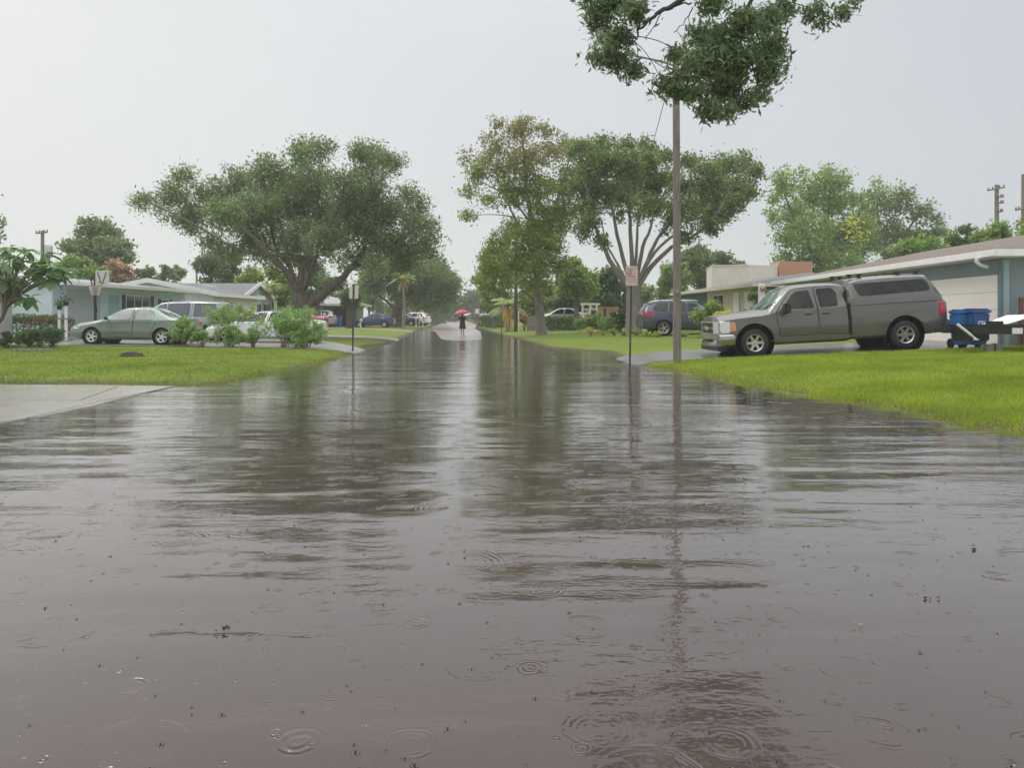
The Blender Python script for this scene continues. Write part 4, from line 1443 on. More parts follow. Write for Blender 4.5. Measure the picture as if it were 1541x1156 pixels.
# ---- grey pickup truck with canopy
ang = math.atan2(.22, 4.0)
fx, fd = (1134 - 770.5) / 56.75, 20.5
zf = gz(fx, fd + .8)
hw = .985
tr_loc = Vector((fx - .95 + .07, fd + 1.0, zf - .95 * math.tan(ang) - .03))
ST = [(0.00, .40, .70, .92, 1.04, .84, .88, .86, .76), (.03, .36, .70, .97, 1.10, .95, .97, .93, .80), (.20, .29, .72, 1.01, 1.145, .985, 1.0, .96, .82), (.55, .29, .74, 1.04, 1.175, .985, 1.01, .965, .82), (1.15, .29, .76, 1.08, 1.215, .985, 1.015, .97, .82), (1.42, .29, .76, 1.12, 1.24, .985, 1.015, .965, .80),
      (1.95, .29, .76, 1.17, 1.78, .985, 1.015, .965, .70), (2.15, .29, .76, 1.18, 1.845, .985, 1.015, .965, .71), (2.7, .29, .76, 1.18, 1.875, .985, 1.015, .965, .72), (3.2, .29, .76, 1.20, 1.865, .985, 1.015, .965, .72), (3.40, .29, .76, 1.22, 1.83, .985, 1.015, .965, .71), (3.47, .32, .76, 1.22, 1.79, .97, 1.0, .95, .70), (3.50, .32, .76, 1.20, 1.29, .97, 1.0, .95, .90),
      (3.53, .33, .76, 1.17, 1.295, .985, 1.015, .985, .95), (5.0, .33, .76, 1.18, 1.30, .985, 1.015, .985, .95), (5.85, .38, .76, 1.18, 1.30, .98, 1.01, .98, .94), (6.06, .50, .78, 1.20, 1.30, .93, .96, .94, .88), (6.12, .55, .78, 1.18, 1.27, .88, .90, .88, .82)]
side1 = [(1.70, 1.225), (1.86, 1.37), (2.02, 1.56), (2.13, 1.655), (2.48, 1.70), (2.57, 1.225)]
side2 = [(2.70, 1.715), (3.10, 1.72), (3.21, 1.60), (3.20, 1.255), (2.74, 1.235)]
truck, tb = car('pickup_truck', 'grey extended cab pickup truck with matching canopy, nose toward the street', 'truck', tr_loc, 0, ST, P_['grey'], (.95, 4.95), .375, 1.0, .52,
                [side1, side2], [(-.80, 1.27), (.80, 1.27), (.66, 1.735), (-.66, 1.735)], None,
                [[(1.62, .52), (1.56, 1.15), (2.06, 1.74), (2.58, 1.775), (2.64, 1.20), (2.62, .52)], [(2.68, .52), (2.68, 1.20), (2.64, 1.775), (3.12, 1.775), (3.36, 1.55), (3.44, 1.2), (3.44, .52)]],
                fronts=[('headlight', M['lens'], 'y', [(.02, .66), (.30, .68), (.32, .97), (.05, 1.0)]), ('headlight', M['lens'], 'xf', [(.62, .66), (.93, .66), (.91, .985), (.62, .975)]),
                        ('turn_signal', M['amber'], 'y', [(.32, .70), (.46, .73), (.46, .94), (.34, .97)])],
                tails=[('tail_lamp', M['red_lens'], 'y', [(5.86, .82), (6.02, .84), (6.02, 1.18), (5.89, 1.20)]), ('tail_lamp', M['red_lens'], 'xr', [(.72, .84), (.88, .84), (.87, 1.18), (.72, 1.18)])],
                rot=(0, -ang, 0), rim=.235, rim_m=M['alloy'], spokes=6, ww=.25, handles=[(2.40, 1.06), (2.86, 1.06)])
truck.rotation_euler = (0, -ang, math.radians(0))
# bed canopy
V, Fc = loft([(3.47, 1.16, 1.30, 1.40, 1.58, .985, .98, .965, .74), (3.60, 1.16, 1.30, 1.42, 1.90, 1.0, .99, .975, .76), (3.85, 1.16, 1.30, 1.42, 1.955, 1.0, .99, .975, .78), (4.6, 1.17, 1.31, 1.42, 1.985, 1.0, .99, .975, .79), (5.45, 1.17, 1.31, 1.42, 1.98, 1.0, .99, .975, .78), (5.66, 1.17, 1.31, 1.41, 1.955, .995, .985, .97, .77), (5.80, 1.17, 1.31, 1.41, 1.80, .99, .98, .96, .77), (5.98, 1.17, 1.30, 1.36, 1.44, .95, .945, .93, .80)])
cm = mesh_from(V, Fc, 'canopy')
cm.polygons.foreach_set('use_smooth', [True] * len(cm.polygons))
cm.set_sharp_from_angle(angle=math.radians(35))
cap = link('canopy', cm, P_['cap'], truck)
cb = bvh_of(cm)
for s in (-1, 1):
    cw = [(3.70, 1.80), (5.56, 1.83), (5.72, 1.60), (5.66, 1.52), (3.84, 1.46)]
    sm = MB()
    patch('', cb, grow(cw, .03), 'y', s, None, None, .004, .02, .07, mb=sm)
    g = patch('window', cb, cw, 'y', s, M['glass'], cap, .009, .02, .06)
    sm.build('window_seal', M['black'], g, 40)
patch('rear_window', cb, [(-.6, 1.5), (.6, 1.5), (.58, 1.78), (-.58, 1.78)], 'x', 1, M['glass'], cap, .008, .02, .06, 4)
for x, y in ((3.72, .55), (3.95, .62), (3.72, -.55), (3.95, -.62), (5.0, .62), (5.25, .62), (5.5, .6), (5.0, -.62), (5.5, -.6)):
    q = MB()
    q.box((x, y, 2.0), (.09, .06, .09))
    q.box((x, y, 2.052), (.16, .045, .035))
    q.build('rack_clamp', M['black'], cap, bevel=.008)
for y in (-.6, .6):
    for x0, x1 in ((3.66, 4.05), (4.9, 5.62)):
        q = MB()
        q.tube([(x0, y, 2.055), (x1, y, 2.06)], .014, 6)
        q.build('rack_rail', M['black'], cap)
# dark gasket between cab and bed
for s in (-1, 1):
    g = MB()
    for x0, x1, z0, z1 in ((3.46, 3.52, .46, 1.0), (3.455, 3.515, 1.0, 1.30), (3.40, 3.47, 1.30, 1.62)):
        g.box(((x0 + x1) / 2, s * (1.006 if z1 < 1.1 else .985 if z1 < 1.4 else .885), (z0 + z1) / 2), (x1 - x0, .03, z1 - z0))
    g.build('cab_gap', M['dark'], truck)
# bumper, grille, emblem
q = MB()
bp = [(-.05, -.70), (-.065, 0), (-.05, .70), (.01, .97), (.30, 1.03), (.42, 1.035)]
prof = [(.33, .03), (.38, -.02), (.54, -.03), (.62, -.01), (.645, .02)]
path = [(-x if False else x, y) for x, y in bp]
full = [(x, -y) for x, y in reversed(path[2:])] + [(-.065, 0)] + path[2:]
vs, fs = [], []
for i, (x, y) in enumerate(full):
    for z, o in prof:
        nx, ny = (-1, 0) if abs(y) < .8 else ((-.6, .8 * (1 if y > 0 else -1)) if abs(y) < 1 else (0, 1 if y > 0 else -1))
        vs.append((x - nx * -o * 1.0, y + ny * -o * -1.0 * (-1), z))
npf = len(prof)
for i in range(len(full) - 1):
    for k in range(npf - 1):
        fs.append((i * npf + k, i * npf + k + 1, (i + 1) * npf + k + 1, (i + 1) * npf + k))
q.add(vs, fs)
bump = q.build('front_bumper', M['bumper_chrome'], truck, 50)
bm_ = bump.modifiers.new('thick', 'SOLIDIFY')
bm_.thickness = .02
q = MB()
q.box((.10, 0, .27), (.26, 1.86, .15))
q.box((-.085, 0, .47), (.03, .62, .055))
q.build('lower_valance', M['black'], truck, bevel=.02)
for s in (-1, 1):
    q = MB()
    q.lathe([(.055, 0), (.055, .02), (.001, .03)], Matrix.Translation((-.055, s * .78, .44)) @ Matrix.Rotation(-PI / 2, 4, 'Y'), 14)
    q.build('fog_lamp', M['lens'], truck, 40)
q = MB()
q.box((-.015, 0, .82), (.06, 1.20, .31))
gr_ = q.build('grille', M['black'], truck, bevel=.01)
q = MB()
for z in (.975, .815, .665):
    q.box((-.045, 0, z), (.05, 1.24, .035 if z > .9 or z < .8 else .06))
for s in (-1, 1): q.box((-.03, s * .61, .82), (.05, .05, .31))
q.build('grille_bar', M['chrome'], gr_, bevel=.01)
q = MB()
bow = [(-.155, -.02), (-.125, .035), (-.045, .035), (-.045, .06), (.075, .06), (.075, .035), (.155, .035), (.125, -.035), (.045, -.035), (.045, -.06), (-.075, -.06), (-.075, -.035), (-.155, -.035)]
q.prism([(a * 1.05, b_ * 1.1) for a, b_ in bow[1:] + bow[:0]], (-.02, 0, 0), lambda u, v: (-.068, u, v + .815))
q.build('emblem', mat('gold_emblem', (.55, .50, .38), .3, .5), gr_, bevel=.004)
for s in (-1, 1):
    mirror(truck, 1.78, .985, 1.24, M['black'], s, (.15, .24, .27))
    patch('fender_flare', tb, [(4.22, .80), (4.42, 1.06), (4.70, 1.12), (5.80, 1.14), (5.80, 1.06), (5.35, 1.02), (4.95, .98), (4.62, .93), (4.40, .78)], 'y', s, P_['grey'], truck, .02, .02, .05, 4)
    patch('body_moulding', tb, [(1.62, .60), (3.42, .60), (3.42, .66), (1.62, .66)], 'y', s, P_['grey'], truck, .022, .02, .01, 4)
    rk = MB()
    rk.box((2.4, s * .93, .40), (2.0, .10, .08))
    rk.build('running_board', M['black'], truck, bevel=.015)
# small two-line decal on the bed side, wipers, rear bumper, antenna, underside
for s in (-1, 1):
    q = MB()
    for zz, h in ((1.105, .045), (1.045, .03)):
        for i in range(3):
            q.box((5.42 + i * .10 + .02 * (zz < 1.08), s * 1.002, zz), (.07 if zz > 1.08 else .05, .004, h), Matrix.Rotation(.0, 3, 'Y'))
    q.build('decal', mat('pale_decal', (.42, .41, .41), .5, var=.5, vscale=30), truck)
q = MB()
for y in (.25, -.45):
    q.tube([(1.40, y, 1.27), (1.60, y - .42, 1.43)], .012, 5)
q.build('wiper', M['black'], truck)
q = MB()
q.box((6.10, 0, .62), (.16, 1.9, .20))
q.build('rear_bumper', mat('grey_step_bumper', (.20, .20, .19), .4, .5), truck, bevel=.03)
q = MB()
q.box((3.1, 0, .42), (5.4, .9, .14))
q.tube([(.95, -.8, .385), (.95, .8, .385)], .07, 8)
q.tube([(4.95, -.8, .385), (4.95, .8, .385)], .08, 8)
q.lathe([(.001, -.16), (.13, -.12), (.16, 0), (.13, .12), (.001, .16)], Matrix.Translation((4.95, 0, .385)), 14)
q.box((5.5, -.3, .42), (.9, .22, .16))
q.build('chassis', M['black'], truck)
q = MB()
q.tube([(1.15, .86, 1.18), (1.14, .87, 1.9)], [.008, .004], 5)
q.build('antenna', M['black'], truck)

# ---- sedans, vans, suvs
SED = [(0, .30, .45, .58, .66, .55, .62, .60, .50), (.05, .22, .44, .60, .70, .72, .76, .72, .60), (.28, .19, .45, .66, .79, .82, .845, .80, .66), (.85, .19, .5, .76, .89, .84, .86, .82, .66), (1.16, .19, .5, .84, .95, .84, .86, .825, .66), (1.86, .19, .5, .90, 1.33, .84, .86, .82, .53), (2.05, .19, .5, .90, 1.375, .84, .86, .82, .54), (2.6, .19, .5, .91, 1.41, .84, .86, .82, .55), (3.1, .19, .5, .92, 1.36, .84, .86, .81, .54), (3.75, .20, .52, .94, 1.04, .83, .86, .80, .64), (4.2, .22, .52, .92, 1.03, .80, .83, .77, .64), (4.38, .26, .52, .88, .98, .74, .78, .72, .60), (4.44, .32, .5, .80, .90, .66, .70, .66, .55)]
sg1 = [(1.42, .93), (1.68, 1.13), (1.94, 1.30), (2.36, 1.345), (2.30, .945)]
sg2 = [(2.47, .945), (2.52, 1.345), (2.86, 1.325), (3.05, 1.25), (3.30, .99), (3.26, .955)]


def sedan(label, loc, pm, group=None, rotz=0., scale=1., detail=True, cat='car', name='sedan', rim_m=None, tone=None):
    t, bv = car(name, label, cat, loc, rotz, SED, pm, (.88, 3.50), .30, .85, .365, [sg1, sg2], [(-.62, .98), (.62, .98), (.50, 1.31), (-.50, 1.31)], [(-.56, 1.07), (.56, 1.07), (.48, 1.30), (-.48, 1.30)],
                [[(1.28, .28), (1.20, .84), (1.90, 1.345), (2.40, 1.375), (2.40, .90), (2.38, .28)], [(2.44, .28), (2.44, .90), (2.46, 1.375), (2.92, 1.355), (3.32, 1.0), (3.20, .72), (3.02, .28)]],
                fronts=[('headlight', M['lens'], 'y', [(.05, .54), (.40, .60), (.46, .70), (.10, .66)]), ('headlight', M['lens'], 'xf', [(.40, .54), (.70, .54), (.70, .66), (.42, .64)]), ('grille', M['black'], 'c', [(-.3, .50), (.3, .50), (.3, .58), (-.3, .58)])],
                tails=[('tail_lamp', M['red_lens'], 'y', [(4.18, .72), (4.37, .72), (4.36, .90), (4.22, .92)]), ('tail_lamp', M['red_lens'], 'xr', [(.40, .70), (.70, .70), (.68, .88), (.42, .88)])],
                rim=.205, group=group, glass=M['glass_pale'] if detail and pm is P_['sage'] else None, handles=[(2.22, .82), (3.02, .84)], ww=.2, detail=detail, rim_m=rim_m)
    if detail:
        for s in (-1, 1):
            mirror(t, 1.46, .80, .98, M['black'], s, (.10, .17, .11))
            patch('body_moulding', bv, [(1.3, .50), (3.05, .51), (3.05, .54), (1.3, .53)], 'y', s, pm, t, .014, .02, .005, 4)
            patch('sill', bv, [(1.28, .20), (3.1, .20), (3.1, .255), (1.28, .255)], 'y', s, pm, t, .016, .02, .005, 4)
    t.scale = (scale,) * 3
    return t


def side_car(px_front_wheel, k, xw, dz=0., half=.85):
    """place for a car seen side-on, facing left, from its front wheel column and its scale in px per metre"""
    d = F / k
    x = (px_front_wheel - CX) / k - xw
    return Vector((x, d + half, 0))


def set_ground(v, xs):
    """height and pitch of a car standing at v with wheels at v.x + xs"""
    za, zb = gz(v.x + xs[0], v.y), gz(v.x + xs[1], v.y)
    p = (zb - za) / (xs[1] - xs[0])
    v.z = za - xs[0] * p + .015
    return math.atan(p)


v = side_car(137, 40.2, .88)
p = set_ground(v, (.88, 3.5))
s1 = sedan('sage green four door sedan parked nose left on the left driveway', v, P_['sage'])
s1.rotation_euler = (0, -p, 0)
WSED = v.copy()
v = side_car(343, 35.4, 1.0)
p = set_ground(v, (1.0, 3.9))
s2 = sedan('white sedan mostly hidden behind the oleander shrubs', v, P_['white'], scale=1.10, rim_m=M['rim_white'])
s2.scale.z = .96
s2.rotation_euler = (0, -p, 0)

VAN = [(0, .34, .55, .72, .84, .60, .66, .62, .50), (.06, .24, .52, .78, .92, .80, .84, .80, .66), (.35, .22, .55, .88, 1.04, .92, .94, .89, .72), (.85, .22, .58, .98, 1.12, .94, .955, .91, .72), (1.75, .22, .6, 1.02, 1.66, .94, .955, .90, .64), (2.0, .22, .6, 1.02, 1.72, .94, .955, .90, .66), (3.2, .22, .6, 1.03, 1.77, .94, .955, .90, .68), (4.4, .22, .6, 1.03, 1.74, .94, .95, .89, .67), (4.68, .24, .6, 1.02, 1.66, .93, .94, .88, .66), (4.88, .28, .6, 1.0, 1.12, .88, .90, .86, .74), (4.92, .34, .6, .9, 1.0, .82, .84, .8, .7)]


def van(label, loc, pm, rotz=0., group=None, detail=True):
    t, bv = car('minivan', label, 'van', loc, rotz, VAN, pm, (.98, 3.98), .33, .94, .40, [[(1.28, 1.09), (1.80, 1.60), (2.06, 1.64), (2.10, 1.09)], [(2.20, 1.09), (2.20, 1.65), (3.14, 1.67), (3.14, 1.09)], [(3.36, 1.09), (3.36, 1.67), (4.28, 1.65), (4.40, 1.09)]],
                [(-.72, 1.14), (.72, 1.14), (.60, 1.60), (-.60, 1.60)], [(-.62, 1.15), (.62, 1.15), (.58, 1.58), (-.58, 1.58)],
                [[(1.15, .35), (1.12, 1.05), (1.78, 1.665), (2.14, 1.69), (2.14, .35)], [(2.18, .35), (2.18, 1.70), (3.24, 1.72), (3.24, .35)]],
                fronts=[('headlight', M['lens'], 'y', [(.06, .66), (.42, .74), (.44, .86), (.10, .82)]), ('headlight', M['lens'], 'xf', [(.45, .66), (.78, .66), (.78, .82), (.47, .80)])],
                tails=[('tail_lamp', M['red_lens'], 'y', [(4.66, .80), (4.86, .80), (4.76, 1.3), (4.64, 1.36)]), ('tail_lamp', M['red_lens'], 'xr', [(.70, .80), (.84, .80), (.80, 1.15), (.68, 1.15)])],
                rim=.215, group=group, handles=[(2.0, .94), (2.36, .94)], ww=.21, detail=detail, glass=mat('grey_tinted_glass', (.10, .11, .13), .06, 0, .6, coat=.4))
    for s in (-1, 1): mirror(t, 1.36, .90, 1.12, pm, s, (.12, .2, .15))
    return t


v = Vector(((343 - CX) / 33.5 - 4.92, F / 33.5 + .9, 0))
p = set_ground(v, (.98, 3.98))
mv = van('blue silver minivan parked behind the green sedan before the pale blue house', v, P_['silverblue'])
mv.rotation_euler = (0, -p, 0)

SUV = [(0, .36, .6, .78, .88, .62, .70, .66, .52), (.06, .28, .58, .84, .96, .80, .86, .82, .66), (.30, .26, .6, .92, 1.04, .90, .93, .88, .70), (.95, .26, .62, .98, 1.12, .92, .945, .90, .70), (1.30, .26, .62, 1.02, 1.15, .92, .945, .90, .70), (1.95, .26, .62, 1.05, 1.60, .92, .945, .89, .60), (2.3, .26, .62, 1.06, 1.66, .92, .945, .89, .62), (3.3, .26, .62, 1.09, 1.66, .92, .945, .89, .62), (4.0, .27, .62, 1.12, 1.60, .91, .94, .88, .60), (4.32, .30, .64, 1.13, 1.50, .88, .92, .87, .58), (4.52, .34, .66, 1.06, 1.18, .84, .88, .84, .70), (4.60, .42, .68, .92, 1.0, .76, .82, .78, .66)]


def suv(label, loc, pm, rotz=0., group=None, detail=True):
    t, bv = car('suv', label, 'suv', loc, rotz, SUV, pm, (.92, 3.62), .35, .93, .425, [[(1.48, 1.10), (1.98, 1.52), (2.42, 1.58), (2.46, 1.12)], [(2.56, 1.12), (2.54, 1.585), (3.24, 1.585), (3.36, 1.15)], [(3.46, 1.16), (3.36, 1.58), (3.86, 1.54), (4.12, 1.32), (4.06, 1.20)]],
                [(-.70, 1.18), (.70, 1.18), (.56, 1.54), (-.56, 1.54)], [(-.56, 1.22), (.56, 1.22), (.52, 1.46), (-.52, 1.46)],
                [[(1.34, .38), (1.30, 1.05), (1.96, 1.60), (2.50, 1.63), (2.50, .38)], [(2.54, .38), (2.54, 1.63), (3.32, 1.63), (3.48, 1.15), (3.16, .38)]],
                fronts=[('headlight', M['lens'], 'y', [(.08, .74), (.42, .80), (.44, .92), (.10, .88)]), ('headlight', M['lens'], 'xf', [(.46, .72), (.80, .72), (.80, .88), (.48, .86)])],
                tails=[('tail_lamp', M['red_lens'], 'y', [(4.10, .92), (4.52, .92), (4.46, 1.12), (4.20, 1.16)]), ('tail_lamp', M['red_lens'], 'xr', [(.36, .92), (.80, .92), (.80, 1.12), (.40, 1.10)])],
                rim=.235, group=group, handles=[(2.34, .98), (3.18, 1.0)], ww=.23, detail=detail, rim_m=M['alloy'])
    if detail:
        q = MB()
        for y in (-.55, .55): q.tube([(1.9, y, 1.66), (2.3, y, 1.71), (3.6, y, 1.71), (4.0, y, 1.63)], .018, 6)
        q.build('roof_rail', M['alloy'], t, 60)
        for s in (-1, 1): mirror(t, 1.5, .9, 1.14, pm, s, (.12, .19, .14))
    return t


# tail to the left, nose away to the right: turned about
sx, sd_ = (967 - CX) / 31.5, F / 31.5
cs, sn = math.cos(PI + .12), math.sin(PI + .12)
v = Vector((sx + 4.55, sd_ + .95, 0))
p = set_ground(v, (-3.6, -.9))
v.z = gz(sx + 1.0, sd_ + .6) + .01
sv = suv('dark blue suv seen from behind the utility pole, red tail lamp to the left', v, P_['navy'], PI + .06)

GC = 'cars parked far along the street'
for (fn, label, pxr, k, L_, pm, rz) in ((sedan, 'red car behind the oleanders beside the big oak, only its tail showing', 488, 17.0, 4.44, 'red', 0), (suv, 'silver suv parked before the tan house carport', 502, 15.2, 4.6, 'silver', 0),
                                     (sedan, 'blue sedan parked across the left verge by the dark trunked tree', 592, 14.4, 4.44, 'blue', 0), (sedan, 'dark far sedan just left of the white far car', 630, 12.2, 4.44, 'navy', 0),
                                     (suv, 'white suv parked farthest down the left side of the street', 646, 11.4, 4.6, 'white', -.35), (sedan, 'silver car half hidden by the low hedge behind the slender tree', 888, 19.0, 4.44, 'silver', 0)):
    v = Vector(((pxr - CX) / k - L_ * math.cos(rz), F / k + .85, 0))
    v.z = gz(v.x + 2, v.y) + .01
    if pxr == 888: v.z += .25
    fn(label, v, P_[pm], GC, rz) if fn is sedan else fn(label, v, P_[pm], rz, GC)
# ------------------------------------------------------------------ houses
def shingle(name, c, c2):
    m = mat(name, c, .85, var=.2, vscale=2.0, bump=.012, bscale=26, c2=c2)
    nt = m.node_tree
    br = N(nt, 'ShaderNodeTexBrick')
    br.inputs['Scale'].default_value = 3.2
    br.inputs['Color1'].default_value = (.86, .86, .86, 1)
    br.inputs['Color2'].default_value = (1.08, 1.05, 1.02, 1)
    br.inputs['Mortar'].default_value = (.62, .62, .62, 1)
    br.inputs['Mortar Size'].default_value = .012
    tc = [n for n in nt.nodes if n.type == 'TEX_COORD'][0]
    nt.links.new(tc.outputs['Object'], br.inputs['Vector'])
    p = [n for n in nt.nodes if n.type == 'BSDF_PRINCIPLED'][0]
    src = p.inputs['Base Color'].links[0].from_socket
    mx = N(nt, 'ShaderNodeMix', data_type='RGBA', blend_type='MULTIPLY')
    mx.inputs['Factor'].default_value = 1
    nt.links.new(src, mx.inputs['A'])
    nt.links.new(br.outputs['Color'], mx.inputs['B'])
    nt.links.new(mx.outputs['Result'], p.inputs['Base Color'])
    return m


M['roof_brown'] = shingle('brown_shingles', (.215, .175, .15), (.15, .122, .108))
M['roof_grey'] = shingle('grey_shingles', (.21, .21, .22), (.145, .145, .155))
M['roof_pale'] = shingle('pale_grey_shingles', (.40, .42, .45), (.31, .33, .36))
M['roof_white'] = mat('white_flat_roofing', (.66, .66, .66), .6, var=.1, vscale=1.5)
M['roof_tan'] = shingle('light_grey_shingles', (.42, .42, .43), (.33, .33, .34))


def stucco(name, c):
    return mat(name, c, .85, var=.08, vscale=1.3, bump=.004, bscale=60)


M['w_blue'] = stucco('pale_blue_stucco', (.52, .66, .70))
M['w_teal'] = stucco('blue_grey_stucco', (.235, .285, .31))
M['w_white'] = stucco('white_stucco', (.80, .76, .79))
M['w_grey'] = stucco('grey_stucco', (.36, .35, .34))
M['w_bluegrey'] = stucco('slate_siding', (.34, .40, .45))
M['w_tan'] = stucco('tan_stucco', (.50, .45, .38))
M['w_cream'] = stucco('cream_stucco', (.60, .52, .45))
M['w_orange'] = stucco('orange_stucco', (.50, .25, .17))
M['w_parapet'] = stucco('warm_white_stucco', (.70, .64, .58))


class House:
    """O: corner nearest the road and the eye; U along the street side, V away from the street"""
    def __init__(s, name, label, O, U, Lu, V, Lv, zw, wall, group=None, cat='house', gable=None, slope=.25):
        s.O = Vector((O[0], O[1], 0))
        s.U = Vector((U[0], U[1], 0)).normalized()
        s.V = Vector((V[0], V[1], 0)).normalized()
        s.Lu, s.Lv, s.zw = Lu, Lv, zw
        s.z0 = min(gz(*(s.O + s.U * a + s.V * b).xy) for a in (0, Lu) for b in (0, Lv)) - .15
        s.zf = gz(*s.O.xy)
        s.t = thing(name, label, cat, (s.O.x, s.O.y, s.zf), group=group)
        s.slope = slope
        if wall is not None:
            q = MB()
            q.obox(s.P(0, 0, s.z0), s.U * Lu, s.V * Lv, Vector((0, 0, zw - s.z0)))
            if gable == 'u':      # ridge along U: triangles at both ends
                for u in (0, Lu - .12):
                    q.add([s.P(u, 0, zw + .001), s.P(u, Lv, zw + .001), s.P(u, Lv / 2, zw + Lv / 2 * slope), s.P(u + .12, 0, zw + .001), s.P(u + .12, Lv, zw + .001), s.P(u + .12, Lv / 2, zw + Lv / 2 * slope)], [(0, 1, 2), (3, 5, 4), (0, 3, 4, 1), (1, 4, 5, 2), (2, 5, 3, 0)])
            if gable == 'v':
                for v in (0, Lv - .12):
                    q.add([s.P(0, v, zw + .001), s.P(Lu, v, zw + .001), s.P(Lu / 2, v, zw + Lu / 2 * slope), s.P(0, v + .12, zw + .001), s.P(Lu, v + .12, zw + .001), s.P(Lu / 2, v + .12, zw + Lu / 2 * slope)], [(0, 1, 2), (3, 5, 4), (0, 3, 4, 1), (1, 4, 5, 2), (2, 5, 3, 0)])
            q.build('wall', wall, s.t, world=True)

    def P(s, u, v, z):
        p = s.O + s.U * u + s.V * v
        return Vector((p.x, p.y, z))

    def hip(s, m, fm, over=.55, th=.16, ou=None):
        ou = over if ou is None else ou
        a0, a1, b0, b1 = -ou, s.Lu + ou, -over, s.Lv + over
        w = (b1 - b0) / 2
        z, zt = s.zw + .004, s.zw + th
        q = MB()
        if a1 - a0 >= b1 - b0:
            r0, r1 = s.P(a0 + w, (b0 + b1) / 2, zt + w * s.slope), s.P(a1 - w, (b0 + b1) / 2, zt + w * s.slope)
            fs = [(0, 1, 5, 4), (1, 2, 5), (2, 3, 4, 5), (3, 0, 4)]
        else:
            w = (a1 - a0) / 2
            r0, r1 = s.P((a0 + a1) / 2, b0 + w, zt + w * s.slope), s.P((a0 + a1) / 2, b1 - w, zt + w * s.slope)
            fs = [(0, 1, 4), (1, 2, 5, 4), (2, 3, 5), (3, 0, 4, 5)]
        c = [s.P(a0, b0, zt), s.P(a1, b0, zt), s.P(a1, b1, zt), s.P(a0, b1, zt)]
        q.add(c + [r0, r1] + [Vector((p.x, p.y, zt - .05)) for p in c], fs + [(6, 7, 8, 9), (0, 1, 7, 6), (1, 2, 8, 7), (2, 3, 9, 8), (3, 0, 6, 9)])
        rf = q.build('roof', m, s.t, world=True)
        q = MB()
        q.obox(s.P(a0 + .02, b0 + .02, z), s.U * (a1 - a0 - .04), s.V * (b1 - b0 - .04), Vector((0, 0, th - .055)))
        f = q.build('soffit', fm, rf)
        f.data.transform(Matrix.Translation(-s.t.location))
        # gutter: four boards proud of the eave, butted at the corners
        q = MB()
        g = .07
        q.obox(s.P(a0 - g, b0 - g, z + .01), s.U * (a1 - a0 + 2 * g), s.V * g, Vector((0, 0, th + .012)))
        q.obox(s.P(a0 - g, b1, z + .01), s.U * (a1 - a0 + 2 * g), s.V * g, Vector((0, 0, th + .012)))
        q.obox(s.P(a0 - g, b0 + .001, z + .01), s.U * g, s.V * (b1 - b0 - .002), Vector((0, 0, th + .012)))
        q.obox(s.P(a1, b0 + .001, z + .01), s.U * g, s.V * (b1 - b0 - .002), Vector((0, 0, th + .012)))
        o = q.build('gutter', fm, rf, bevel=.012)
        o.data.transform(Matrix.Translation(-s.t.location))
        return rf

    def gable_roof(s, m, fm, along='u', over=.5, th=.14):
        q, e = MB(), MB()
        La, Lb = (s.Lu, s.Lv) if along == 'u' else (s.Lv, s.Lu)
        def Q(a, b, z): return s.P(a, b, z) if along == 'u' else s.P(b, a, z)
        hb = Lb / 2
        k = s.slope
        for sg in (0, 1):
            b0 = -over if sg == 0 else Lb + over
            za, zb = s.zw - over * k, s.zw + hb * k
            pts = [Q(-over, b0, za), Q(La + over, b0, za), Q(La + over, hb, zb), Q(-over, hb, zb)]
            q.add(pts + [p + Vector((0, 0, th)) for p in pts], [(0, 1, 2, 3), (4, 5, 6, 7), (0, 1, 5, 4), (1, 2, 6, 5), (2, 3, 7, 6), (3, 0, 4, 7)])
            for a in (-over, La + over):       # rake boards
                d = -.05 if a < 0 else .05
                p0, p1 = Q(a, b0, za - .06), Q(a, hb, zb - .06)
                p2, p3 = Q(a + d, b0, za - .06), Q(a + d, hb, zb - .06)
                up_ = Vector((0, 0, th + .16))
                e.add([p0, p1, p1 + up_, p0 + up_, p2, p3, p3 + up_, p2 + up_], [(0, 1, 2, 3), (4, 5, 6, 7), (0, 1, 5, 4), (1, 2, 6, 5), (2, 3, 7, 6), (3, 0, 4, 7)])
            bo = -.07 if sg == 0 else .07
            e.add([Q(-over, b0, za - .04), Q(La + over, b0, za - .04), Q(La + over, b0, za + th + .02), Q(-over, b0, za + th + .02), Q(-over, b0 + bo, za - .04), Q(La + over, b0 + bo, za - .04), Q(La + over, b0 + bo, za + th + .02), Q(-over, b0 + bo, za + th + .02)], [(0, 1, 2, 3), (4, 5, 6, 7), (0, 1, 5, 4), (1, 2, 6, 5), (2, 3, 7, 6), (3, 0, 4, 7)])
        rf = q.build('roof', m, s.t, world=True)
        o = e.build('fascia', fm, rf)
        o.data.transform(Matrix.Translation(-s.t.location))
        return rf

    def panel(s, name, face, a0, a1, z0, z1, m, proud=.03, parent=None):
        """flat board on a face: 'street' (a along U), 'near' (u = 0, a along V), heights above the floor"""
        q = MB()
        z0, z1 = s.zf + z0, s.zf + z1
        if face == 'street': q.obox(s.P(a0, -proud, z0), s.U * (a1 - a0), s.V * (proud + .01), Vector((0, 0, z1 - z0)))
        else: q.obox(s.P(-proud, a0, z0), s.V * (a1 - a0), s.U * (proud + .01), Vector((0, 0, z1 - z0)))
        p = parent or s.t
        o = q.build(name, m, p)
        o.data.transform(Matrix.Translation(-s.t.location))
        return o

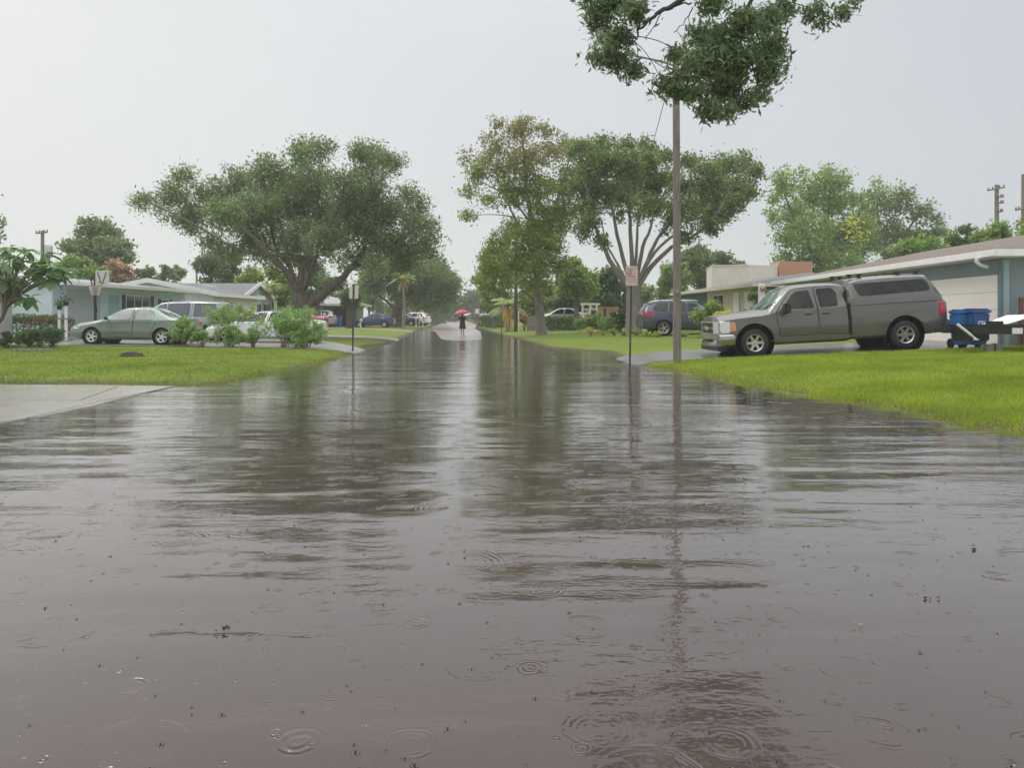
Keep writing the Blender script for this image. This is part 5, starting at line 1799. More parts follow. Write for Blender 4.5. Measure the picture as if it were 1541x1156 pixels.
    def window(s, face, a0, a1, z0, z1, fm, gm=None, mull=1, fw=.07):
        q = MB()
        for (x0, x1, y0, y1) in [(a0 - fw, a0, z0 - fw, z1 + fw), (a1, a1 + fw, z0 - fw, z1 + fw), (a0 + .001, a1 - .001, z0 - fw, z0), (a0 + .001, a1 - .001, z1, z1 + fw)] + [(a0 + (a1 - a0) * (i + 1) / (mull + 1) - .02, a0 + (a1 - a0) * (i + 1) / (mull + 1) + .02, z0 + .002, z1 - .002) for i in range(mull)]:
            Zv = Vector((0, 0, y1 - y0))
            if face == 'street': q.obox(s.P(x0, -.055, s.zf + y0), s.U * (x1 - x0), s.V * .06, Zv)
            else: q.obox(s.P(-.055, x0, s.zf + y0), s.V * (x1 - x0), s.U * .06, Zv)
        w = q.build('window', fm, s.t, world=True)
        s.panel('pane', face, a0, a1, z0, z1, gm or M['pane'], .025, w)
        return w

    def door(s, face, a0, a1, z1, m, knob=True):
        d = s.panel('door', face, a0, a1, .12, z1, m, .04)
        if knob:
            q = MB()
            u = a1 - .1
            c = s.P(u, -.08, s.zf + 1.0) if face == 'street' else s.P(-.08, u, s.zf + 1.0)
            q.lathe([(.001, -.035), (.03, -.02), (.035, 0), (.03, .02), (.001, .035)], Matrix.Translation(c), 10)
            o = q.build('handle', M['chrome'], d, 60)
            o.data.transform(Matrix.Translation(-s.t.location))
        return d

    def column(s, u, v, w, z1, m):
        q = MB()
        c = s.P(u, v, 0)
        zb = gz(c.x, c.y) - .1
        q.box((c.x, c.y, (zb + z1) / 2), (w, w, z1 - zb))
        q.box((c.x, c.y, z1 - .06), (w * 1.35, w * 1.35, .10))
        q.box((c.x, c.y, zb + .18), (w * 1.3, w * 1.3, .14))
        return q.build('column', m, s.t, world=True)


# pale blue house on the left, its long face to the road
O = W(79, 470, 34.5)
h = House('house', 'pale blue single storey house with grey roof behind the green sedan', (O.x, O.y), (.055, 1), 12.4, (-1, .055), 8.5, 2.72, M['w_blue'], 'houses on the left side', slope=.11)
h.hip(M['roof_pale'], M['white'], .75, ou=.12)
h.panel('side_wall_lit', 'near', .02, 8.48, .95, 2.30, stucco('pale_blue_stucco_lit', (.70, .83, .87)), .02)  # same paint made paler: the light on this wall is put into the colour
h.panel('side_wall_lit', 'near', .02, 8.48, .0, .75, stucco('pale_blue_stucco_lit', (.70, .83, .87)), .02)  # lower part, same paint with the light painted in
h.panel('street_wall_panel', 'street', 1.0, 3.6, .1, 2.3, stucco('grey_panel_stucco', (.40, .45, .45)), .03)  # grey-teal panel standing out from the street wall
h.door('street', 4.35, 5.25, 2.1, stucco('light_blue_door', (.34, .50, .54)))
h.window('street', 5.9, 8.2, .55, 2.1, M['w_white'], M['pane'], 2)
for a in (5.55, 8.35): h.panel('shutter', 'street', a, a + .3, .5, 2.15, M['black'], .05)
h.window('street', 9.6, 10.3, .85, 1.95, M['w_white'], M['pane'], 0)
for a in (9.22, 10.42): h.panel('shutter', 'street', a, a + .28, .8, 2.0, M['black'], .05)
h.window('street', 11.5, 12.0, 1.3, 1.9, M['w_white'], M['pane'], 0)
h.panel('trim_band', 'near', 0, 8.4, .75, .95, M['white'], .03)

# white house with low gable end
O = W(322, 470, 50)
h2 = House('house', 'white house with bright white low gable beyond the pale blue house', (O.x, O.y), (-.02, 1), 9, (-1, 0), 8.2, 2.75, M['w_white'], 'houses on the left side', gable='u', slope=.20)
h2.gable_roof(M['roof_grey'], M['white'], 'u', .45)
q = MB()
q.prism([(-.5, 0), (.5, 0), (.34, .12), (0, .18), (-.34, .12)], (0, -.06, 0), lambda u, v: (h2.P(0, 4.1, 0).x + u, h2.P(0, 4.1, 0).y - .02, 3.12 + v))
q.build('vent', M['dark'], h2.t, world=True)
h2.window('near', 5.2, 6.4, .9, 2.0, M['white'])
h2.window('street', 2, 3.4, .9, 2.0, M['white'])

# grey house, gable and porch toward the road
O = W(364, 470, 57)
h3 = House('house', 'grey gabled house with a white porch column left of the big oak trunk', (O.x, O.y), (.0, 1), 7.0, (-1, 0), 9.5, 2.75, M['w_bluegrey'], 'houses on the left side', gable='v', slope=.30)
h3.gable_roof(M['roof_grey'], M['white'], 'v', .22)
h3.column(-.2, -.35, .26, 2.62, M['white'])
h3.column(6.9, -.35, .2, 2.62, M['white'])
for a, b_ in ((.5, 2.1), (2.8, 4.2), (4.8, 6.5)): h3.window('street', a, b_, .3, 2.0, M['w_bluegrey'], M['pane'], 1)
h3.window('near', 1.2, 3.4, .9, 2.1, M['white'])

# tan house with carport and blue cart
O = W(474, 470, 82)
h4 = House('house', 'small tan house with an open carport beyond the big oak', (O.x - 5.2, O.y), (.0, 1), 8, (-1, 0), 6, 2.5, M['w_tan'], 'houses on the left side')
h4.t.location = (O.x, O.y, h4.t.location.z)
for c in list(h4.t.children): bpy.data.objects.remove(c)
h4.O = Vector((O.x - 1.0, O.y, 0))
h4 = h4
q = MB()
q.obox((O.x - 4.6, O.y, .0), (5.0, 0, 0), (0, 8, 0), (0, 0, 2.5))
q.obox((O.x + .4, O.y + 4.0, .0), (3.2, 0, 0), (0, 4, 0), (0, 0, 2.49))
q.build('wall', M['w_tan'], h4.t, world=True)
q = MB()
x0, x1, y0, y1 = O.x - 5.0, O.x + 4.4, O.y - .6, O.y + 8.6
c = [Vector((x0, y0, 2.5)), Vector((x1, y0, 2.5)), Vector((x1, y1, 2.5)), Vector((x0, y1, 2.5))]
tp = [p + Vector((0, 0, .2)) for p in c]
r0, r1 = Vector((x0 + 4.5, (y0 + y1) / 2, 3.75)), Vector((x1 - 4.5, (y0 + y1) / 2, 3.75))
q.add(c + tp + [r0, r1], [(0, 1, 2, 3), (0, 1, 5, 4), (1, 2, 6, 5), (2, 3, 7, 6), (3, 0, 4, 7), (4, 5, 9, 8), (5, 6, 9), (6, 7, 8, 9), (7, 4, 8)])
q.build('roof', M['roof_tan'], h4.t, world=True)
q = MB()
q.obox((x0, y0 - .06, 2.49), (x1 - x0, 0, 0), (0, .06, 0), (0, 0, .22))
q.obox((x1, y0 - .06, 2.49), (.06, 0, 0), (0, y1 - y0 + .06, 0), (0, 0, .22))
q.build('fascia', M['white'], h4.t, world=True)
for xx in (O.x + 3.95,):
    q = MB()
    q.box((xx, O.y - .2, 1.3), (.34, .34, 2.4))
    q.box((xx, O.y - .2, .38), (.46, .46, .5))
    q.build('column', M['w_tan'], h4.t, world=True)
for (a, b_, m_) in ((-.5, .5, M['w_cream']), (1.0, 2.4, M['dark'])):
    q = MB()
    yy = O.y - .03 if a < 0 else O.y + 3.96
    q.obox((O.x + a, yy, .35), (b_ - a, 0, 0), (0, .06, 0), (0, 0, 1.9))
    q.build('door', m_, h4.t, world=True)

# grey walled house cut by the left edge
O = W(18.5, 470, 31.9)
O.y = 28.5
h5 = House('house', 'grey walled house corner cut by the left edge of the photo', (O.x, O.y), (0, 1), 3.4, (-1, 0), 9, 2.85, M['w_grey'], 'houses on the left side')
h5.hip(M['roof_grey'], M['w_grey'], .12, .14)
h5.window('near', 3.0, 4.4, 1.0, 2.1, M['white'])

# brown roofed blue-grey house with the white garage door, right
O = Vector((13.25, 20.9, 0))
h6 = House('house', 'blue grey house with brown shingle roof and white garage door behind the pickup truck', (O.x, O.y), (.02, 1), 17.6, (1, -.02), 9.2, 2.89, M['w_teal'], 'houses on the right side', slope=.22)
h6.hip(M['roof_brown'], M['white'], .5, .17)
gd = h6.panel('garage_door', 'street', .16, 5.0, .02, 1.92, M['cream'], .035)
gd.data.materials[0] = mat('warm_white_garage_door', (.86, .81, .75), .5, var=.03)
for i in range(1, 4): h6.panel('panel_seam', 'street', .18, 4.98, .02 + 1.9 * i / 4, .035 + 1.9 * i / 4, mat('seam_grey', (.5, .47, .43), .6), .038, gd)
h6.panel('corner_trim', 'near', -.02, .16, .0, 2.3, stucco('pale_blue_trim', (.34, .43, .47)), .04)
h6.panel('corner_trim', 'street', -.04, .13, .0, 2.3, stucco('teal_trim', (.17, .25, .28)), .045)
h6.window('near', 2.2, 3.6, .9, 2.1, M['w_teal'])
h6.window('street', 6.6, 8.4, .9, 2.0, M['white'])
h6.door('street', 9.6, 10.5, 2.1, M['white'])
h6.window('street', 11.4, 13.0, .9, 2.0, M['white'])
q = MB()
c = h6.P(.1, -.62, 0)
q.tube([(c.x, c.y, 2.90), (c.x - .02, c.y, 2.80), (c.x + .10, c.y + .03, 2.72), (c.x + .34, c.y + .1, 2.66)], .05, 8)
q.build('downspout', M['white'], h6.t, 60, world=True)
q = MB()
c = h6.P(-.06, -.10, 0)
q.tube([(c.x + .0, c.y, 2.60), (c.x, c.y, .45)], .035, 8)
q.build('downspout', stucco('teal_pipe', (.15, .22, .25)), h6.t, 60, world=True)

# long house beyond it
O = Vector((13.2, 41.2, 0))
h7 = House('house', 'long cream house with grey roof beyond the brown roofed house', (O.x, O.y), (-.045, 1), 16, (1, .045), 9.5, 2.88, M['w_cream'], 'houses on the right side', slope=.17)
h7.hip(M['roof_grey'], M['cream'], .6, .16)
h7.window('street', 1.0, 2.2, .8, 2.0, M['white'], M['white'], 1)
h7.door('street', 3.2, 4.2, 2.1, M['white'])
h7.window('street', 6.0, 8.0, .9, 2.0, M['white'])
h7.panel('accent_wall', 'street', 9.5, 15.9, .0, 2.35, stucco('dark_slate_panel', (.10, .15, .19)), .03)
h7.panel('accent_wall', 'near', .02, 3.2, .0, 2.35, stucco('slate_grey_panel', (.16, .18, .20)), .03)
h7.window('near', 1.0, 2.4, .9, 2.1, M['white'], M['pane'], 1)

# flat roofed building with white parapet and orange wing, farther back
Oa = W(1071, 470, 61)
t8 = thing('flat_roofed_building', 'flat roofed building with white parapet and orange wall behind the grey roof', 'building', (Oa.x, Oa.y, gz(Oa.x, Oa.y)), group='houses on the right side')
q = MB()
zt = CH + (477 - 399) / F * 60
q.obox((Oa.x, Oa.y, .2), (2.6, -1.1, 0), (.6, 4.0, 0), (0, 0, zt - .2))
q.obox((Oa.x + 2.602, Oa.y - 1.1, .2), (2.4, .4, 0), (.6, 4.0, 0), (0, 0, zt - .2))
w8 = q.build('wall', M['w_parapet'], t8, world=True)
q = MB()
q.obox((Oa.x - .04, Oa.y - .05, zt), (2.64, -1.12, 0), (.6, 4.1, 0), (0, 0, .06))
q.build('coping', M['white'], t8, world=True)
q = MB()
q.obox((Oa.x + 5.02, Oa.y - .9, .2), (2.7, .35, 0), (.6, 4.0, 0), (0, 0, CH + (477 - 393) / F * 60 - .2))
q.build('orange_wing', M['w_orange'], t8, world=True)

# pale house glimpsed under the trees on the right
Oq = W(880, 470, 74)
t9 = thing('house', 'pale house glimpsed under the dark trees right of the slender tree', 'house', (Oq.x, Oq.y, gz(Oq.x, Oq.y)), group='houses on the right side')
q = MB()
q.obox((Oq.x - 4, Oq.y, .2), (8, 0, 0), (0, 6, 0), (0, 0, 2.5))
q.build('wall', M['w_parapet'], t9, world=True)
q = MB()
q.obox((Oq.x - 4.5, Oq.y - .5, 2.71), (9, 0, 0), (0, 7, 0), (0, 0, .3))
q.build('roof', M['roof_grey'], t9, world=True)
for a in (-2.5, .5, 2.2):
    q = MB()
    q.obox((Oq.x + a, Oq.y - .04, .9), (1.1, 0, 0), (0, .06, 0), (0, 0, 1.2))
    q.build('window', M['pane'], t9, world=True)
# ------------------------------------------------------------------ poles, signs, bins and the rest
# near street light pole
b = on_ground(1019, 19.9)
t = thing('street_light_pole', 'tall weathered wooden pole with a street lamp arm on the right verge', 'utility pole', b)
top = W(1019, 84, 19.9).z
q = MB()
q.tube([b + Vector((0, 0, -.3)), b + Vector((0, 0, .0)), Vector((b.x - .01, b.y, (top + b.z) / 2)), Vector((b.x - .03, b.y, top))], [.108, .106, .096, .086], 14)
q.build('pole', M['wood'], t, 40, world=True)
q = MB()
arm = [W(1014, 98, 19.85), W(995, 92, 19.7), W(968, 86, 19.5), W(940, 81, 19.3), W(915, 83, 19.2)]
q.tube(refine(arm, 4), .028, 8)
q.tube([W(1016, 112, 19.85), W(985, 92, 19.62)], .014, 6)
q.build('arm', M['steel'], t, 60, world=True)
q = MB()
c = W(897, 84, 19.15)
ax = (W(880, 84.5, 19.05) - W(915, 83, 19.2)).normalized()
Mx = Matrix.Translation(c) @ ax.to_track_quat('Z', 'Y').to_matrix().to_4x4() @ Matrix.Diagonal((1, .62, 1, 1))
q.lathe([(.001, -.30), (.05, -.29), (.075, -.18), (.12, -.02), (.135, .12), (.10, .24), (.001, .29)], Mx, 16)
q.build('lamp_head', M['steel'], t, 60, world=True)
q = MB()
q.box(W(1018, 438, 19.78), (.13, .05, .12))
q.box(W(1013.5, 434, 19.76), (.05, .05, .05))
q.build('bracket', M['steel'], t, world=True, bevel=.01)
q = MB()
w0, w1 = W(1012, 105, 19.8), W(950, 320, 62)
q.tube([w0.lerp(w1, i / 12) + Vector((0, 0, -1.2 * 4 * (i / 12) * (1 - i / 12) * .25)) for i in range(13)], .011, 5)
q.build('service_wire', M['black'], t, world=True)

# far pole with pale guard
b = on_ground(776, 59)
t = thing('utility_pole', 'far dark pole with a pale cover strip beside the short palm', 'utility pole', b)
q = MB()
q.tube([b + Vector((0, 0, -.2)), W(777, 330, 59)], [.15, .11], 10)
q.build('pole', M['bark_dark'], t, 40, world=True)
q = MB()
p0 = b + Vector((.17, -.12, 0))
q.obox((p0.x, p0.y, b.z - .05), (.10, 0, 0), (0, .06, 0), (0, 0, 1.65))
q.build('cover_strip', M['cream'], t, world=True)


def crossarm_pole(name, label, px, ytop, d, w, arms, xf=None, group=None, ybase=None):
    b = on_ground(px, d)
    t = thing(name, label, 'utility pole', b, group=group)
    tp = W(px, ytop, d)
    q = MB()
    q.tube([b + Vector((0, 0, -.2)), tp], [w * 1.25, w * .85], 10)
    q.build('pole', M['wood'], t, 40, world=True)
    k = d / F
    for (dy, x0, x1, tilt) in arms:
        q = MB()
        a, c = W(px + x0, ytop + dy + tilt, d - .15), W(px + x1, ytop + dy - tilt, d - .15)
        q.tube([a, c], .06, 6)
        for f in (.05, .3, .7, .95):
            p = a.lerp(c, f)
            q.lathe([(.05, 0), (.06, .08), (.04, .14), (.001, .2)], Matrix.Translation(p + Vector((0, 0, .05))), 8)
        q.build('crossarm', M['wood'], t, 50, world=True)
    if xf:
        q = MB()
        q.lathe([(.001, 0), (.28, .02), (.3, .1), (.3, .95), (.2, 1.05), (.001, 1.08)], Matrix.Translation(W(px + xf[0], ytop + xf[1], d)), 14)
        q.build('transformer', mat('transformer_grey', (.42, .43, .44), .5, .3), t, 50, world=True)
    return t


GP = 'utility poles behind the houses'
crossarm_pole('utility_pole', 'pole with short crossarms and insulators above the brown roof', 1500, 278, 60, .17, [(6, -14, 12, 2.5), (18, -2, 10, 0), (27, -2, 10, 0), (40, -1, 9, 0)], None, GP)
crossarm_pole('utility_pole', 'tall bare pole cut by the right edge of the photo', 1540, 262, 56, .15, [(52, -12, 6, 2)], None, GP)
crossarm_pole('utility_pole', 'pole with grey transformer behind the plumeria', 64, 347, 62, .15, [(3, -10, 8, 1)], (9, 41), GP)
crossarm_pole('utility_pole', 'thin plain pole behind the white gable house', 296, 394, 78, .10, [], None, GP)
crossarm_pole('utility_pole', 'slim plain pole at the far right of the sky gap', 728, 420, 120, .13, [], None, GP)


# signs on posts
def sign(label, px, ybot, ytop, ypost, d, w, h, face, m, rows=None, lean=0, backed=False, cat='sign', post=None, group=None, two_posts=False, z0=None):
    b = on_ground(px, d)
    if z0 is not None: b.z = z0
    t = thing('road_sign', label, cat, b, group=group)
    tp = W(px + lean, ypost, d)
    q = MB()
    pr = post or .022
    # U-channel post
    up_ = (tp - (b + Vector((0, 0, -.3))))
    O_ = b + Vector((-pr, 0, -.3))
    q.obox(O_, (2 * pr, 0, 0), (0, .008, 0), up_)
    q.obox(O_ + Vector((0, .0081, 0)), (.007, 0, 0), (0, .03, 0), up_)
    q.obox(O_ + Vector((2 * pr - .007, .0081, 0)), (.007, 0, 0), (0, .03, 0), up_)
    q.build('post', M['post'], t, world=True)
    c = W(px + lean, (ybot + ytop) / 2, d)
    yy = d + .045 if backed else d - .012
    q = MB()
    po = round_poly([(-w / 2, -h / 2), (w / 2, -h / 2), (w / 2, h / 2), (-w / 2, h / 2)], .03)
    q.prism(po, (0, .004, 0), lambda u, v: (c.x + u + (lean / F * d) * v * .0, yy, c.z + v))
    sp = q.build('sign_plate', m, t, world=True)
    if rows:
        q = MB()
        for (z, x0, x1, hh, gap) in rows:
            x = x0
            i = 0
            while x < x1 - .01:
                wd = gap * (.62 + .18 * math.sin(i * 2.3 + z * 40))
                q.box((c.x + x + wd / 2, yy - .003, c.z + z), (wd, .004, hh))
                x += gap
                i += 1
        o = q.build('lettering', mat('faded_red_letters', (.36, .12, .11), .7, var=.25, vscale=40), sp)
        o.data.transform(Matrix.Translation(-t.location))
    return t


M['sign_pink'] = mat('faded_sign_white', (.55, .44, .41), .6, var=.12, vscale=5)
M['sign_back'] = mat('sign_back_aluminium', (.66, .60, .50), .55, .1, var=.06)
sign('faded white road sign with dark red lettering on a post standing in the water', 947.5, 430, 400, 399, 19.2, .30, .49, 'front', M['sign_pink'],
     [(.165, -.105, .02, .034, .034), (.105, -.105, .02, .034, .034), (.045, -.115, .0, .044, .032), (-.015, -.105, .10, .034, .034), (-.085, -.115, .11, .008, .05), (-.14, -.11, .06, .008, .05)], lean=3.0, z0=-.12)
sign('plain tan back of a sign plate on a dark post by the left driveway', 530.5, 449, 431, 427, 28.2, .325, .46, 'back', M['sign_back'], None, lean=1.5, backed=True, post=.03)
sign('small reddish sign far off in front of the short palm', 755, 470, 459, 458, 50, .30, .46, 'front', M['sign_pink'], [(.1, -.1, .1, .05, .05), (-.08, -.1, .1, .05, .05)])
sign('small white square sign at the far right of the street end', 718, 473, 464, 463, 96, .5, .6, 'front', M['white'])
sign('small tilted white sign just right of the far square sign', 725, 478, 472, 471, 92, .55, .5, 'front', M['white'])
# small finial on top of the left sign post
# far mailboxes and markers
def mailbox(label, px, d, h, m):
    b = on_ground(px, d)
    t = thing('mailbox', label, 'mailbox', b, group='mailboxes at the far verges')
    q = MB()
    q.box((b.x, b.y, b.z + h / 2), (.10, .10, h + .1))
    q.build('post', m, t, world=True)
    q = MB()
    q.prism([(-.11, 0), (.11, 0), (.11, .12), (.07, .19), (0, .21), (-.07, .19), (-.11, .12)], (0, .45, 0), lambda u, v: (b.x + u, b.y - .22, b.z + h + v))
    q.build('box', m, t, 30, world=True)
    return t


mailbox('white mailbox post in front of the white far car', 626, 92, .9, M['white'])
mailbox('pale mailbox just right of the white mailbox post', 637, 94, .85, M['cream'])
mailbox('cream mailbox by the short palm trunks', 770, 63, .75, M['cream'])
mailbox('white mailbox on the verge below the dark trunked tree', 543, 74, .7, M['white'])

# wooden fence piece behind the street tree
A_, B_ = on_ground(793, 58), on_ground(812, 58)
t = thing('wooden_fence', 'short grey wooden fence behind the slender street tree', 'fence', A_)
q = MB()
n = 9
for i in range(n):
    p = A_.lerp(B_, i / n)
    q.obox((p.x, p.y, A_.z - .05), (.10, 0, 0), (0, .03, 0), (0, 0, 1.15))
q.build('fence_panel', M['wood_grey'], t, world=True)
q = MB()
for z in (.3, .95): q.obox((A_.x, A_.y + .031, A_.z + z), (B_.x - A_.x, 0, 0), (0, .04, 0), (0, 0, .08))
q.build('rail', M['wood_grey'], t, world=True)
# dark fence closing the street end
A_, B_ = on_ground(640, 224), on_ground(765, 224)
t = thing('wooden_fence', 'long dark fence across the far end of the street', 'fence', A_)
q = MB()
for i in range(48):
    p = A_.lerp(B_, i / 48)
    q.obox((p.x, p.y, .0), ((B_.x - A_.x) / 48 - .05, 0, 0), (0, .05, 0), (0, 0, 1.75))
q.build('fence_panel', mat('dark_fence_boards', (.085, .075, .065), .85, var=.3), t, world=True)

# white garden arch under the trees, right
b = on_ground(888, 52)
t = thing('garden_arch', 'white garden arch behind the shrub with coral blooms', 'garden arch', b)
q = MB()
zb, zt = b.z, CH + (477 - 459) / F * 52
for x in (-.5, 0.0, .45):
    q.box((b.x + x, b.y, (zb + zt) / 2), (.12, .12, zt - zb))
q.box((b.x, b.y, zt + .06), (1.3, .14, .14))
q.box((b.x, b.y, zt - .3), (1.1, .08, .08))
q.build('frame', M['white'], t, world=True)
b = on_ground(911, 49)
t = thing('brick_pillar', 'peach coloured brick pillars behind the spreading shrub', 'pillar', b)
q = MB()
for x in (-.28, .22, .62):
    q.box((b.x + x, b.y, b.z + .7), (.34, .34, 1.5))
    q.box((b.x + x, b.y, b.z + 1.5), (.42, .42, .1))
q.build('pillar', mat('peach_brick', (.50, .30, .19), .8, var=.25, vscale=9), t, world=True)

# basketball hoop
d = 31.4
b = on_ground(144, d)
t = thing('basketball_hoop', 'portable basketball hoop with pale backboard beside the green sedan', 'basketball hoop', b)
q = MB()
q.tube([b, W(143, 440, d), W(143, 414, d)], [.06, .055, .05], 8)
q.tube([W(143, 425, d), W(150, 415, d - .4)], .03, 6)
q.tube([W(136, 418, d - .1), W(142, 440, d), W(146, 470, d)], .025, 6)
q.tube([W(143, 440, d), W(150, 424, d - .4)], .03, 6)
q.build('pole', M['black'], t, 50, world=True)
q = MB()
c = W(153.5, 419, d - .45)
ex, ez = Vector((.82, -.30, .0)).normalized(), Vector((0, 0, 1))
wq, hq = .70, .64
q.obox(c - ex * wq / 2 - ez * hq / 2, ex * wq, ex.cross(ez) * -.03, ez * hq)
bd = q.build('backboard', mat('pale_backboard', (.55, .54, .50), .4, var=.1, vscale=6), t, world=True)
q = MB()
nrm = Vector((ex.y, -ex.x, 0))
f0 = c + nrm * .012
for (a, z0, a2, z1) in ((-.23, .26, -.03, -.22), (.23, .26, .03, -.22)):
    p0, p1 = f0 + ex * a + ez * z0, f0 + ex * a2 + ez * z1
    q.tube([p0, p1], .014, 4)
o = q.build('marking', M['dark'], bd)
o.data.transform(Matrix.Translation(-t.location))
q = MB()
rc = c + nrm * .32 - ez * .30
ring = [rc + Vector((math.cos(a) * .22, math.sin(a) * .22, 0)) for a in [2 * PI * i / 16 for i in range(17)]]
q.tube(ring, .012, 6, False)
q.build('rim', mat('red_rim', (.42, .14, .10), .5), t, world=True)
q = MB()
for i in range(16):
    p = ring[i]
    q.tube([p, rc + (p - rc) * .6 - ez * .38], .006, 4)
    q.tube([p, rc + (ring[(i + 1) % 16] - rc) * .75 - ez * .2], .005, 4)
q.build('net', M['cream'], t, world=True)
q = MB()
q.box((b.x, b.y + .2, b.z + .1), (.7, .9, .2))
q.build('base', M['black'], t, world=True, bevel=.05)

# white plant stand with two pots
d = 32
t = thing('plant_stand', 'white plant stand with two potted plants before the pale blue wall', 'plant stand', on_ground(94, d))
k = d / F
for px, yt in ((89.5, 466), (99.5, 460)):
    q = MB()
    bx = W(px, 470, d)
    zt = CH + (477 - yt) * k
    q.box((bx.x, bx.y, (t.location.z + zt) / 2), (.09, .09, zt - t.location.z))
    q.build('upright', M['white'], t, world=True)
    q = MB()
    q.lathe([(.001, 0), (.08, 0), (.11, .14), (.10, .15), (.001, .12)], Matrix.Translation((bx.x, bx.y, zt)), 12)
    q.build('pot', M['black'], t, 50, world=True)
    nr = np.random.default_rng(int(px))
    P = np.array([[bx.x, bx.y, zt + .26]]) + nr.normal(size=(130, 3)) * np.array([.11, .11, .09])
    mesh_np('plant', leaf_quads(P, .11, .04, nr), 4, LF['hedge'], t, world=True)
q = MB()
for z in (.02, .95): q.box(Vector((W(94.5, 470, d).x, d, t.location.z + z)), (.62, .12, .05))
q.build('shelf', M['steel'], t, world=True)

# landscape edging at the lower left
for (x0, x1, y, lab) in ((8, 37, 527, 'upper pale stone edging strip by the dark weedy shrub'), (16, 76, 532, 'lower pale stone edging strip on the lawn below the dark shrub')):
    dd = F * (CH - .2) / (y - HY)
    a, c = on_ground(x0, dd), on_ground(x1, dd)
    q = MB()
    n = 6
    for i in range(n):
        p = a.lerp(c, i / n)
        q.obox((p.x, p.y, p.z - .05), ((c.x - a.x) / n - .02, 0, 0), (0, .16, 0), (0, 0, .13))
    tag(q.build('stone_edging', M['concrete'], None, bevel=.015), lab, 'edging', 'stone edging strips')

# dark lump of wet debris on the left lawn
b = on_ground(198, 21.3)
t = thing('wet_log', 'dark wet log lying on the left lawn', 'log', b)
q = MB()
q.tube([b + Vector((-.27, .0, .05)), b + Vector((-.1, .02, .075)), b + Vector((.12, .0, .07)), b + Vector((.30, -.03, .05))], [.055, .075, .078, .05], 9)
q.tube([b + Vector((-.3, -.05, .03)), b + Vector((.0, -.1, .05)), b + Vector((.34, -.09, .02))], [.025, .035, .02], 6)
q.tube([b + Vector((.15, -.02, .05)), b + Vector((.36, .02, .02))], [.03, .015], 6)
q.build('log', M['bark_dark'], t, 60, world=True)
b = on_ground(93, 22.4)
sd_b = b

# floating leaves
def leaf_clump(label, px, py, size, m, seed, n=7):
    x, y = G(px, py)
    nr = np.random.default_rng(seed)
    t = thing('floating_leaf', label, 'leaf', (x, y, 0), group='leaves floating on the flood water')
    P = np.array([[x, y, .012]]) + nr.normal(size=(n, 3)) * np.array([size * .45, size * .3, .006])
    ax = unit(n, nr)
    ax[:, 2] *= .25
    o = mesh_np('leaf_blade', leaf_quads(P, size * .8, size * .4, nr, axis=ax), 4, m, t, world=True)
    return t


leaf_clump('dark clump of wet leaves floating left of the centre', 341, 951, .03, M['bark_dark'], 1, 9)
leaf_clump('brown leaf bit floating at the right of the water', 1297, 944, .026, LF['brown'], 2, 7)
leaf_clump('dark leaf scrap floating above the brown leaf bit', 1400, 902, .026, M['bark_dark'], 3, 5)
leaf_clump('small leaf scrap near the lower right corner', 1433, 1142, .014, M['bark_dark'], 4, 4)
leaf_clump('pale orange leaf fragment near the bottom centre', 553, 1097, .010, LF['orange'], 5, 2)
leaf_clump('dark leaf scrap under the right lawn edge', 1464, 828, .028, M['bark_dark'], 6, 4)


# recycling carts, trailer, bench on the right
def cart(label, px, d, m, w=.56, hgt=1.02, emblem=False, group=None):
    b = on_ground(px, d)
    t = thing('recycling_cart', label, 'recycling bin', b, group=group)
    q = MB()
    vs = []
    for z, wx, wy in ((.10, w * .78, w * .8), (hgt * .88, w, w * 1.1)):
        vs += [(b.x + sx * wx / 2, b.y + sy * wy / 2, b.z + z) for sx, sy in ((-1, -1), (1, -1), (1, 1), (-1, 1))]
    q.add(vs, [(3, 2, 1, 0), (4, 5, 6, 7), (0, 1, 5, 4), (1, 2, 6, 5), (2, 3, 7, 6), (3, 0, 4, 7)])
    q.build('bin', m, t, world=True, bevel=.03)
    q = MB()
    q.box((b.x, b.y - .01, b.z + hgt * .92), (w * 1.1, w * 1.22, .08))
    q.box((b.x, b.y - .02, b.z + hgt * .97), (w * .9, w * 1.0, .05))
    q.build('lid', m, t, world=True, bevel=.025)
    for s in (-1, 1):
        q = MB()
        q.lathe([(.001, -.03), (.13, -.03), (.13, .03), (.001, .03)], Matrix.Translation((b.x + s * w * .4, b.y + w * .45, b.z + .13)) @ Matrix.Rotation(PI / 2, 4, 'Y'), 16)
        q.build('wheel', M['rubber'], t, 50, world=True)
    if emblem:
        q = MB()
        yy = b.y - w * .535
        q.box((b.x + .02, yy + .02, b.z + hgt * .66), (.20, .02, .20))
        e = q.build('label_plate', mat('pale_label', (.55, .60, .68), .5), t, world=True)
        q = MB()
        for i in range(3):
            a = 2 * PI * i / 3 + PI / 2
            c0 = Vector((b.x + .02 + math.cos(a) * .05, yy + .007, b.z + hgt * .66 + math.sin(a) * .05))
            a1, a2 = a + PI / 2 + .5, a - PI / 2 - .5
            q.prism([(-.035, -.012), (.02, -.012), (.02, -.028), (.048, 0), (.02, .028), (.02, .012), (-.035, .012)], (0, -.004, 0), lambda u, v, c0=c0, a=a: (c0.x + u * math.cos(a + PI / 2) - v * math.sin(a + PI / 2), c0.y, c0.z + u * math.sin(a + PI / 2) + v * math.cos(a + PI / 2)))
        o = q.build('emblem', mat('blue_emblem', (.05, .12, .30), .5), e)
        o.data.transform(Matrix.Translation(-t.location))
    return t


